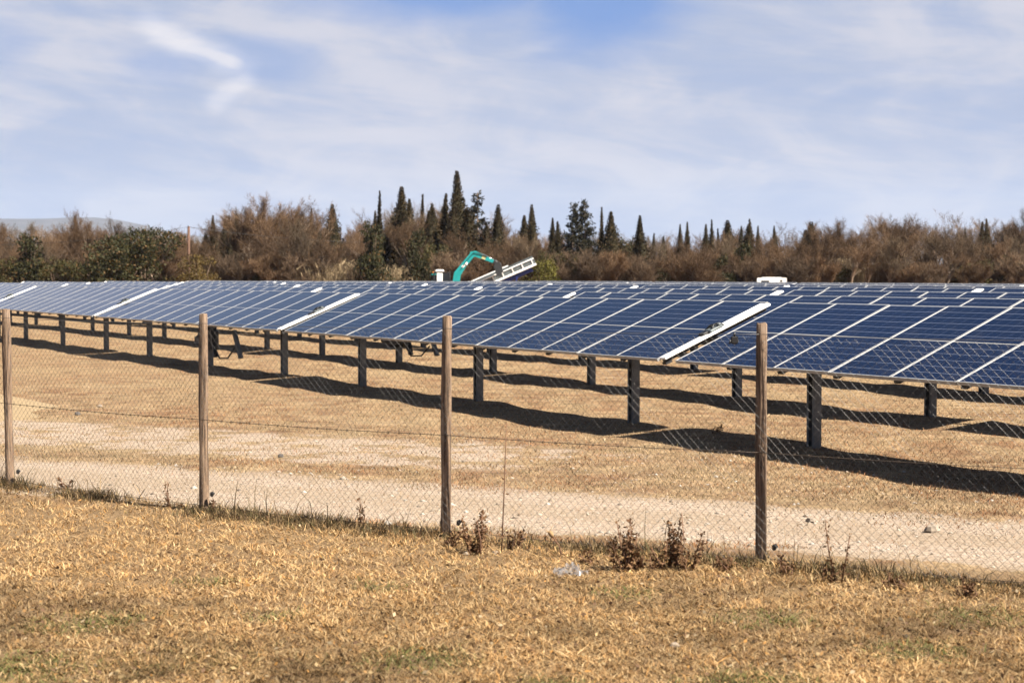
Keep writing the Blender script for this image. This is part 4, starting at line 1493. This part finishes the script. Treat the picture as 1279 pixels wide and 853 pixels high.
for xx in (-1.6, 0.9):
    for yy in (-0.62, 0.62):
        mb = MB()
        mb.tube([(xx, yy - 0.13, 0.42), (xx, yy + 0.13, 0.42)], 0.42, 18)
        mb.tube([(xx, yy - 0.14, 0.42), (xx, yy + 0.14, 0.42)], 0.2, 14, mi=1)
        mb.build('wheel', [M['rubber'], M['concrete_grey']], cv)

# white van behind the last rows
VD = 134.0
vs_ = VD / FPX
van = empty('parked_van', ((964 - 640) * vs_, VD, 0), R(172))
van.scale = (1, 1, 0.94)
tag(van, 'white van with only its roof showing above the last rows', 'van')
mb = MB()
prof = [(-1.0, 0.35), (-1.0, 1.15), (-0.97, 2.0), (-0.93, 2.06), (0.93, 2.06), (0.97, 2.0), (1.0, 1.15), (1.0, 0.35)]
mb.prism([(x_ * 1.18, z_) for x_, z_ in prof], -1.6, 2.0)
mb.prism([(-0.97, 0.35), (-0.97, 1.1), (-0.88, 1.18), (0.88, 1.18), (0.97, 1.1), (0.97, 0.35)], -2.5, -1.6)
mb.box((0, 0.25, 2.075), (1.5, 3.1, 0.05), bevel=0.02)
mb.build('body', M['white_paint'], van)
mb = MB()
mb.face_add([(-0.86, -1.62, 1.25), (0.86, -1.62, 1.25), (0.80, -1.605, 1.93), (-0.80, -1.605, 1.93)], [(0, 1, 2, 3)])
mb.face_add([(-0.86, -1.64, 1.24), (0.86, -1.64, 1.24), (0.80, -1.62, 1.93), (-0.80, -1.62, 1.93)], [(0, 1, 2, 3)])
mb.build('windscreen', M['glass_dark'], van)
for s_ in (-1, 1):
    mb = MB()
    mb.box((s_ * 1.155, -1.0, 1.5), (0.02, 0.8, 0.5), Matrix.Rotation(-s_ * R(5), 3, 'Y'))
    mb.build('window', M['glass_dark'], van)
    for yy in (-1.7, 1.2):
        mb = MB()
        mb.tube([(s_ * 0.82, yy, 0.34), (s_ * 1.0, yy, 0.34)], 0.34, 18)
        mb.build('wheel', M['rubber'], van)
    mb = MB()
    mb.box((s_ * 0.7, -2.51, 0.85), (0.3, 0.03, 0.16), bevel=0.01)
    mb.build('headlight', M['chrome'], van)
    mb = MB()
    mb.box((0.52 if s_ > 0 else -0.72, 2.0, 1.62 if s_ > 0 else 1.8), (0.62 if s_ > 0 else 0.16, 0.02, 0.42 if s_ > 0 else 0.16), bevel=0.008)
    mb.build('rear_window', M['glass_dark'], van)
    mb = MB()
    mb.box((s_ * 1.12, -1.35, 1.35), (0.16, 0.08, 0.22), bevel=0.02)
    mb.build('mirror', M['black'], van)

# ------------------------------------------------------------------ foreground growth
FA = np.array([-5.12, 17.07])
FB = np.array([1.836, 12.32])
FD = (FB - FA) / np.linalg.norm(FB - FA)
FN = np.array([-0.564, -0.826])     # towards the camera


def fence_dist(x, y):
    """metres in front (camera side) of the fence line; follows the measured posts"""
    fx_ = np.array([p[0] for p in POSTS])
    fy_ = np.array([p[1] for p in POSTS])
    return (np.interp(x, fx_, fy_, left=None) - y) * 0.83


def blades(x, y, L, W, lean, T, up=1.0, base=None):
    """bent grass blades: three triangles each, with per-blade colour"""
    n = len(x)
    z = ground_z(x, y)
    P = np.stack([x, y, z - 0.005], 1)
    a = rng.uniform(0, 2 * np.pi, n)
    o = np.stack([np.cos(a), np.sin(a), np.zeros(n)], 1) * np.asarray(lean).reshape(-1, 1)
    d1 = unit(o * 0.45 + np.array([0, 0, up]))
    d2 = unit(o * 0.95 + rng.normal(size=(n, 3)) * 0.3 + np.array([0, 0, up * 0.7]))
    s_ = np.stack([-np.sin(a), np.cos(a), np.zeros(n)], 1)
    b2 = rng.uniform(0, 2 * np.pi, n)
    s_ = unit(s_ + 0.8 * np.stack([np.cos(b2), np.sin(b2), np.zeros(n)], 1)) * np.asarray(W).reshape(-1, 1) * 0.5
    Lc = np.asarray(L).reshape(-1, 1)
    m_ = P + d1 * Lc * 0.5
    e = m_ + d2 * Lc * 0.5
    V = np.stack([P - s_, P + s_, m_ + s_ * 0.8, m_ - s_ * 0.8, e], 1).reshape(-1, 3)
    b = (np.arange(n) * 5)[:, None]
    F = np.concatenate([np.concatenate([b, b + 1, b + 2], 1), np.concatenate([b, b + 2, b + 3], 1), np.concatenate([b + 3, b + 2, b + 4], 1)])
    return V, F, np.repeat(T, 5, 0)


def pick(n, cols, wts):
    i = rng.choice(len(cols), n, p=np.array(wts) / sum(wts))
    c = np.array(cols)[i]
    return c * rng.uniform(0.75, 1.25, (n, 1))


def vnoise(x, y, s, seed):
    """cheap smooth value noise for patches"""
    r_ = np.random.default_rng(seed)
    g = r_.uniform(0, 1, (64, 64))
    u, v = x * s, y * s
    i, j = np.floor(u).astype(int), np.floor(v).astype(int)
    fu, fv = u - i, v - j
    fu, fv = fu * fu * (3 - 2 * fu), fv * fv * (3 - 2 * fv)
    G = lambda a_, b_: g[a_ % 64, b_ % 64]
    return (G(i, j) * (1 - fu) + G(i + 1, j) * fu) * (1 - fv) + (G(i, j + 1) * (1 - fu) + G(i + 1, j + 1) * fu) * fv


# foreground lawn of dry grass
n = 560000
dy = 1 / rng.uniform(1 / 18.5, 1 / 7.6, n)
dx = rng.uniform(-0.41, 0.41, n) * dy
fd = fence_dist(dx, dy)
pn = vnoise(dx, dy, 1.3, 1) * 0.6 + vnoise(dx, dy, 4.0, 2) * 0.4
tuft = vnoise(dx, dy, 9.0, 3) * 0.6 + vnoise(dx, dy, 19.0, 4) * 0.4
keep = (fd > -0.10) & (rng.uniform(0, 1, n) < 0.16 + 0.5 * pn + 1.0 * np.clip(tuft - 0.34, 0, 1))
dx, dy, fd, pn, tuft = dx[keep], dy[keep], fd[keep], pn[keep], tuft[keep]
n = len(dx)
T = pick(n, [(0.56, 0.41, 0.215), (0.46, 0.31, 0.15), (0.34, 0.215, 0.10), (0.22, 0.135, 0.07), (0.62, 0.49, 0.29), (0.50, 0.29, 0.10)], [28, 26, 20, 14, 14, 5])
green = vnoise(dx, dy, 0.55, 5) + 0.5 * vnoise(dx, dy, 2.2, 6)
near_f = np.exp(-np.maximum(fd - 0.05, 0) / 0.33)
pg = np.clip((green - 0.98) * 2.0, 0, 0.5) + 0.42 * near_f
isg = rng.uniform(0, 1, n) < pg
T = np.where(isg[:, None], pick(n, [(0.16, 0.14, 0.05), (0.22, 0.18, 0.08), (0.13, 0.09, 0.042), (0.30, 0.205, 0.10)], [2, 2, 3, 4]), T)
T = T * (0.72 + 0.55 * np.clip(tuft, 0, 1))[:, None]
brn = vnoise(dx, dy, 0.8, 7) * 0.5 + vnoise(dx, dy, 2.6, 8) * 0.5
T = T * (1.30 - 0.80 * np.clip((brn - 0.42) * 2.2, 0, 1))[:, None] * np.array([[1.04, 0.95, 0.86]])
for gx_, gy_, gr_ in ((-2.6, 10.2, 0.35), (-2.75, 8.9, 0.45), (1.55, 10.3, 0.3), (1.2, 8.7, 0.35), (-1.5, 10.4, 0.2), (-0.5, 9.2, 0.3), (2.3, 9.4, 0.3), (-2.1, 11.6, 0.22), (0.75, 11.2, 0.25), (2.9, 10.4, 0.35), (-0.9, 11.4, 0.2), (0.2, 8.6, 0.22)):
    hit = (np.hypot(dx - gx_, dy - gy_) < gr_ * rng.uniform(0.2, 1.3, n)) & (rng.uniform(0, 1, n) < 0.75)
    T = np.where(hit[:, None], pick(n, [(0.17, 0.18, 0.05), (0.24, 0.23, 0.08), (0.11, 0.095, 0.035)], [4, 3, 2]), T)
lying = rng.uniform(0, 1, n) < 0.09
L = rng.uniform(0.024, 0.072, n) * (0.55 + 0.85 * tuft) * (1 + 0.5 * near_f) + np.where(lying, 0.10, 0)
V, F, TT = blades(dx, dy, L, rng.uniform(0.0035, 0.009, n), np.where(lying, 6.0, rng.uniform(0.8, 4.5, n)), T)
gr = link('dry_grass', np_mesh('dry_grass', V, F, M['grass'], TT))
tag(gr, 'short dry straw coloured grass covering the near side of the fence', 'grass', kind='stuff')

# taller darker growth right under the fence
n = 34000
s_ = rng.uniform(-2.6, 11.5, n)
base = FA + np.outer(s_, FD)
fx_ = np.array([p[0] for p in POSTS])
fy_ = np.array([p[1] for p in POSTS])
bx = base[:, 0]
by = np.interp(bx, fx_, fy_)
off = rng.normal(0.10, 0.13, n)
bx, by = bx + FN[0] * off, by + FN[1] * off
cl = vnoise(s_, s_ * 0 + 3.3, 1.6, 9) * 0.55 + vnoise(s_, s_ * 0 + 7.7, 5.5, 10) * 0.45
keep = rng.uniform(0, 1, n) < 0.05 + 1.9 * np.clip(cl - 0.28, 0, 1) ** 1.15
bx, by, cl = bx[keep], by[keep], cl[keep]
n = len(bx)
T = pick(n, [(0.12, 0.10, 0.04), (0.17, 0.14, 0.065), (0.28, 0.185, 0.09), (0.42, 0.29, 0.15), (0.10, 0.062, 0.035)], [3, 3, 4, 3, 5])
V, F, TT = blades(bx, by, rng.uniform(0.03, 0.11, n) * (0.5 + 1.1 * cl) + np.where(rng.uniform(0, 1, n) < 0.03, rng.uniform(0.08, 0.30, n), 0), rng.uniform(0.004, 0.009, n), rng.uniform(0.2, 1.8, n), T)
g2 = link('verge_grass', np_mesh('verge_grass', V, F, M['grass'], TT))
tag(g2, 'taller olive and brown grass growing along the foot of the fence', 'grass', kind='stuff')

# field grass beyond the fence: short, thinning onto the gravel
n = 275000
dy = 1 / rng.uniform(1 / 60.0, 1 / 13.0, n)
dx = rng.uniform(-0.41, 0.41, n) * dy
q = dx * 0.447 + dy * 0.8945 + (vnoise(dx, dy, 0.9, 11) - 0.5) * 1.0
inb = (q > 12.45) & (q < 15.0)
along = dx * 0.8945 - dy * 0.447
patch = (q > 16.0) & (q < 18.9) & (along < -8.0)
fd = fence_dist(dx, dy)
pn = vnoise(dx, dy, 1.1, 12) * 0.5 + vnoise(dx, dy, 3.5, 13) * 0.5
edge_ = np.clip((q - 14.0) / 1.4, 0, 1)
pr = np.where(inb, 0.02 + 0.6 * edge_ ** 2, np.where(patch, 0.25, 0.85)) * np.clip(0.2 + 1.3 * pn, 0, 1)
keep = (fd < -0.15) & (rng.uniform(0, 1, n) < pr)
dx, dy, pn = dx[keep], dy[keep], pn[keep]
n = len(dx)
T = pick(n, [(0.54, 0.395, 0.23), (0.45, 0.315, 0.175), (0.33, 0.215, 0.12), (0.24, 0.135, 0.075), (0.62, 0.49, 0.33)], [28, 24, 18, 12, 14])
rust = vnoise(dx, dy, 0.45, 15) * 0.6 + vnoise(dx, dy, 1.7, 16) * 0.4
dk = vnoise(dx * 1.0, dy * 2.2, 1.6, 17) * 0.5 + vnoise(dx, dy * 2.0, 4.5, 18) * 0.5
T = np.where((dk > 0.57)[:, None] & (rng.uniform(0, 1, (n, 1)) < 0.6), pick(n, [(0.17, 0.125, 0.06), (0.13, 0.085, 0.045), (0.20, 0.165, 0.07)], [3, 3, 2]), T)
big = vnoise(dx, dy * 1.6, 0.35, 21) * 0.55 + vnoise(dx, dy * 1.8, 1.1, 22) * 0.45
T = T * (0.80 + 0.95 * big)[:, None]
T = np.where((rust > 0.48)[:, None] & (rng.uniform(0, 1, (n, 1)) < 0.65), T * np.array([[0.74, 0.50, 0.38]]), T)
V, F, TT = blades(dx, dy, rng.uniform(0.025, 0.065, n), rng.uniform(0.004, 0.008, n), rng.uniform(0.6, 3.0, n), T)
g3 = link('field_grass', np_mesh('field_grass', V, F, M['grass'], TT))
tag(g3, 'mown straw coloured grass of the field under the solar rows', 'grass', kind='stuff')

# fallen leaves in the near grass
n = 5000
dy = 1 / rng.uniform(1 / 17.5, 1 / 7.8, n)
dx = rng.uniform(-0.41, 0.41, n) * dy
keep = fence_dist(dx, dy) > -0.05
dx, dy = dx[keep], dy[keep]
n = len(dx)
P = np.stack([dx, dy, ground_z(dx, dy) + rng.uniform(0.015, 0.05, n)], 1)
a = rng.uniform(0, 2 * np.pi, n)
D = unit(np.stack([np.cos(a), np.sin(a), rng.normal(0.1, 0.4, n)], 1))
V, F = leaf_quads(P, D, rng.uniform(0.018, 0.042, n), rng.uniform(0.010, 0.026, n))
T = pick(n, [(0.50, 0.36, 0.18), (0.40, 0.23, 0.09), (0.52, 0.27, 0.08), (0.20, 0.115, 0.065), (0.55, 0.43, 0.27)], [9, 7, 2, 10, 3])
lf = link('fallen_leaves', np_mesh('fallen_leaves', V, F, M['grass'], np.repeat(T, 4, 0)))
tag(lf, 'small tan and orange fallen leaves scattered through the near grass', 'leaves', kind='stuff')

# pebbles on the track
n = 3600
u = rng.uniform(-12, 8, n)
qv = np.where(rng.uniform(0, 1, n) < 0.7, rng.uniform(12.4, 15.2, n), rng.uniform(15.6, 18.8, n))
bx = u * 0.8945 + qv * 0.447
by = -u * 0.447 + qv * 0.8945
keep = fence_dist(bx, by) < 0.1
bx, by = bx[keep], by[keep]
n = len(bx)
r_ = rng.gamma(2.0, 0.005, n) + 0.005
oc = np.array([[1, 0, 0], [-1, 0, 0], [0, 1, 0], [0, -1, 0], [0, 0, 1], [0, 0, -1]], float)
of = np.array([[0, 2, 4], [2, 1, 4], [1, 3, 4], [3, 0, 4], [2, 0, 5], [1, 2, 5], [3, 1, 5], [0, 3, 5]])
Vp = oc[None] * (r_[:, None, None] * rng.uniform(0.6, 1.2, (n, 6, 1))) * np.array([1, 1, 0.6])
Vp = Vp + np.stack([bx, by, ground_z(bx, by)], 1)[:, None, :]
Fp = (of[None] + (np.arange(n) * 6)[:, None, None]).reshape(-1, 3)
T = np.repeat(pick(n, [(0.62, 0.53, 0.43), (0.50, 0.40, 0.31), (0.70, 0.64, 0.56), (0.32, 0.26, 0.21)], [5, 4, 3, 1]), 6, 0)
pb = link('gravel', np_mesh('gravel', Vp.reshape(-1, 3), Fp, M['grass'], T))
tag(pb, 'pale loose gravel lying on the track beyond the fence', 'gravel', kind='stuff')


# weeds standing along the fence
def on_ground(px, py):
    d = EYE * FPX / (py - HORIZON)
    return (px - 640) / FPX * d, d


def dry_weed(px, py, h_px, stems, label, leafy_=1.0, col=((0.16, 0.075, 0.035), (0.27, 0.15, 0.07)), lean=0.18, name='dry_weed', spread=0.12):
    x, y = on_ground(px, py)
    H = 1.25 * h_px * y / FPX
    lean *= 0.7
    o = empty(name, (x, y, gz(x, y)))
    tag(o, label, 'weed', 'dead weeds along the fence')
    rd = random.Random(int(px))
    for k in range(stems):
        a = rd.uniform(0, 6.28)
        b = Vector((rd.gauss(0, spread * 0.25), rd.gauss(0, spread * 0.25), -0.02))
        tip = b + Vector((math.cos(a) * lean * H, math.sin(a) * lean * H * 0.5, H * (1.0 if k == 0 else rd.uniform(0.45, 0.95))))
        midp = b.lerp(tip, 0.5) + Vector((rd.gauss(0, .02), rd.gauss(0, .02), 0))
        mb = MB()
        mb.tube([b, midp, tip], [0.0056, 0.0046, 0.0026], 5)
        st = mb.build('stem', M['weed_stem'], o)
        nl = int(38 * leafy_ * (tip - b).length / 0.35)
        if nl:
            tt = rng.uniform(0.12, 1.0, nl)
            bb, tp = np.array(b), np.array(tip)
            Pq = bb + (tp - bb) * tt[:, None] + rng.normal(size=(nl, 3)) * 0.010
            Dq = unit(rng.normal(size=(nl, 3)) * 0.8 + np.array([0, 0, 0.3]))
            Vq, Fq = leaf_quads(Pq, Dq, rng.uniform(0.02, 0.055, nl) * (1.15 - 0.5 * tt), rng.uniform(0.010, 0.024, nl))
            mm = rng.uniform(0, 1, (nl, 1))
            Tq = np.array(col[0]) * (1 - mm) + np.array(col[1]) * mm
            link('leaves', np_mesh('leaves', Vq, Fq, M['leaf'], np.repeat(Tq, 4, 0)), st)
    return o


M['weed_stem'] = simple('weed_stem', (0.20, 0.10, 0.055), 0.9, 0, 0.3, 20)
dry_weed(605, 692, 46, 1, 'single dark seed spike leaning beside the thin tall stalk', 2.6, lean=0.2)
dry_weed(594, 694, 44, 6, 'bushy dark weed with a seed spike right of the middle post', 2.2, lean=0.35)
dry_weed(627, 692, 134, 1, 'very tall thin reddish bare stalk rising above the track', 0.10, lean=0.06, name='tall_stalk')
dry_weed(780, 716, 56, 8, 'bushy rust brown weed between the two posts on the right', 2.0, lean=0.4)
dry_weed(800, 716, 30, 6, 'low dark weed at the right foot of the bushy rust one', 2.0, lean=0.5)
dry_weed(846, 714, 60, 5, 'upright brown weed pair left of the last post in view', 1.8, lean=0.25)
dry_weed(865, 715, 44, 5, 'short brown weed tuft nearest the last post in view', 1.8, lean=0.4)
dry_weed(822, 716, 34, 4, 'brown weed halfway between the bushy rust one and the upright pair', 1.8, lean=0.3)
dry_weed(735, 708, 16, 6, 'low dark tuft behind the plastic bag', 2.2, lean=0.6)
dry_weed(905, 716, 18, 6, 'low olive brown tuft left of the last post', 2.0, lean=0.6)
dry_weed(985, 722, 22, 6, 'low dark tuft just right of the last post', 2.0, lean=0.6)
dry_weed(1120, 738, 20, 6, 'low dark tuft right of the slender reddish stalk', 2.0, lean=0.6)
dry_weed(1215, 748, 24, 6, 'low dark tuft near the right edge under the mesh', 2.0, lean=0.6)
dry_weed(640, 688, 22, 5, 'brown tuft at the right side of the tall thin stalk', 2.0, lean=0.4)
dry_weed(1046, 730, 66, 2, 'slender reddish weed stalk alone in the right bay', 1.0, lean=0.25)
dry_weed(1040, 730, 20, 4, 'little dark weed at the foot of the slender reddish stalk', 2.0, lean=0.5)
dry_weed(208, 637, 30, 2, 'thin rusty stalk in the left bay before the second post', 1.0, lean=0.2)
dry_weed(443, 656, 30, 2, 'small rusty stalk left of the middle post', 1.3, lean=0.2)
dry_weed(264, 638, 14, 4, 'tiny dark weed at the foot of the second post', 2.0, lean=0.5)
dry_weed(80, 613, 14, 5, 'small dark tuft right of the first post', 1.6, lean=0.5)
dry_weed(565, 684, 18, 6, 'dark low tuft at the foot of the middle post', 2.4, lean=0.6)
dry_weed(897, 546, 12, 5, 'small dark dead plant in the panel shadow left of the last post', 1.5, lean=0.5)
# drooping thistle head
x, y = on_ground(703, 698)
th = empty('thistle', (x, y, gz(x, y)))
tag(th, 'dry thistle with a pale round head bending to the left', 'weed', 'dead weeds along the fence')
mb = MB()
mb.tube([(0, 0, -0.02), (-0.02, 0, 0.08), (-0.075, 0, 0.16)], [0.007, 0.006, 0.004], 6)
mb.build('stem', M['weed_stem'], th)
mb = MB()
mb.tube([(-0.068, 0, 0.15), (-0.078, 0, 0.165), (-0.09, 0, 0.185), (-0.097, 0, 0.198)], [0.007, 0.018, 0.02, 0.010], 9)
for k in range(10):
    a = k * 0.63
    mb.tube([(-0.09, 0, 0.18), (-0.105 + 0.03 * math.cos(a), 0.03 * math.sin(a), 0.20 + 0.015 * math.sin(a * 2))], [0.003, 0.001], 3)
mb.build('flower_head', simple('thistle_head', (0.42, 0.27, 0.13), 0.9), th)

# plastic bag in the grass
x, y = on_ground(712, 722)
bag = empty('plastic_bag', (x, y, gz(x, y)), 0.3)
tag(bag, 'crumpled clear plastic bag lying in the grass near the fence', 'bag')
mb = MB()
N1, N2 = 15, 9
vs, fs = [], []
for i in range(N1):
    for j in range(N2):
        u, v = i / (N1 - 1) * 2 - 1, j / (N2 - 1) * 2 - 1
        e = max(0.0, 1 - u * u) * max(0.0, 1 - v * v)
        hh = 0.035 + 0.085 * e ** 0.6 * (0.6 + 0.4 * math.sin(5.1 * u + 2.2 * v)) + 0.022 * math.sin(9 * u - 7 * v) + 0.018 * math.sin(15 * v + 6 * u)
        vs.append((0.13 * u * (1 + 0.12 * math.sin(6 * v)), 0.11 * v * (1 + 0.15 * math.sin(7 * u)), max(hh, 0.018)))
for i in range(N1 - 1):
    for j in range(N2 - 1):
        a = i * N2 + j
        fs.append((a, a + N2, a + N2 + 1, a + 1))
mb.face_add(vs, fs, 0, False)
mb.build('film', M['film'], bag, scale=(0.8, 0.8, 0.7))


def stone(px, py, size, label, mat='stone'):
    x, y = on_ground(px, py)
    rd = random.Random(int(px * 7 + py))
    mb = MB()
    vs, fs = [], []
    ns, nr = 8, 5
    for i in range(nr):
        ph = math.pi * (i / (nr - 1)) - math.pi / 2
        for j in range(ns):
            a = 2 * math.pi * j / ns
            q = 1 + rd.uniform(-.18, .18)
            vs.append((size * q * max(math.cos(ph), 0.05) * math.cos(a), size * q * max(math.cos(ph), 0.05) * math.sin(a) * 0.8, size * 0.62 * q * math.sin(ph) + size * 0.25))
    for i in range(nr - 1):
        for j in range(ns):
            fs.append((i * ns + j, i * ns + (j + 1) % ns, (i + 1) * ns + (j + 1) % ns, (i + 1) * ns + j))
    fs += [tuple(reversed(range(ns))), tuple(range((nr - 1) * ns, nr * ns))]
    mb.face_add(vs, fs)
    o = mb.build('stone', M[mat], loc=(x, y, gz(x, y)), rot=(0, 0, rd.uniform(0, 6)))
    tag(o, label, 'stone', 'loose stones on the ground')


stone(96, 519, 0.06, 'grey dark stone right of the sand heap', 'dark_stone')
stone(124, 508, 0.05, 'white stone beyond the grey one by the sand heap')
stone(350, 572, 0.045, 'small dark stone on the pale stony patch', 'dark_stone')
stone(583, 695, 0.032, 'pale stone in the grass under the dark seed spikes')
stone(619, 694, 0.03, 'pale stone in the grass at the foot of the tall thin stalk')
stone(1015, 652, 0.05, 'white stone on the far edge of the track right of the last post')
stone(1167, 666, 0.07, 'long pale stone on the far edge of the track at the right')
stone(845, 812, 0.035, 'tiny white stone in the near grass')

# thin air between the camera and the hills
mb = MB()
mb.box((0, 3300, 164.0), (9000, 7200, 334.0))
hz_ = mb.mesh('haze', [])
mh = bpy.data.materials.new('haze')
mh.use_nodes = True
mh.node_tree.nodes.clear()
o_ = mh.node_tree.nodes.new('ShaderNodeOutputMaterial')
pv = mh.node_tree.nodes.new('ShaderNodeVolumePrincipled')
pv.inputs['Color'].default_value = (0.70, 0.80, 1.0, 1)
pv.inputs['Density'].default_value = 0.000045
mh.node_tree.links.new(pv.outputs[0], o_.inputs['Volume'])
hz_.materials.append(mh)
tag(link('haze', hz_), 'thin pale blue haze in the air', kind='stuff')
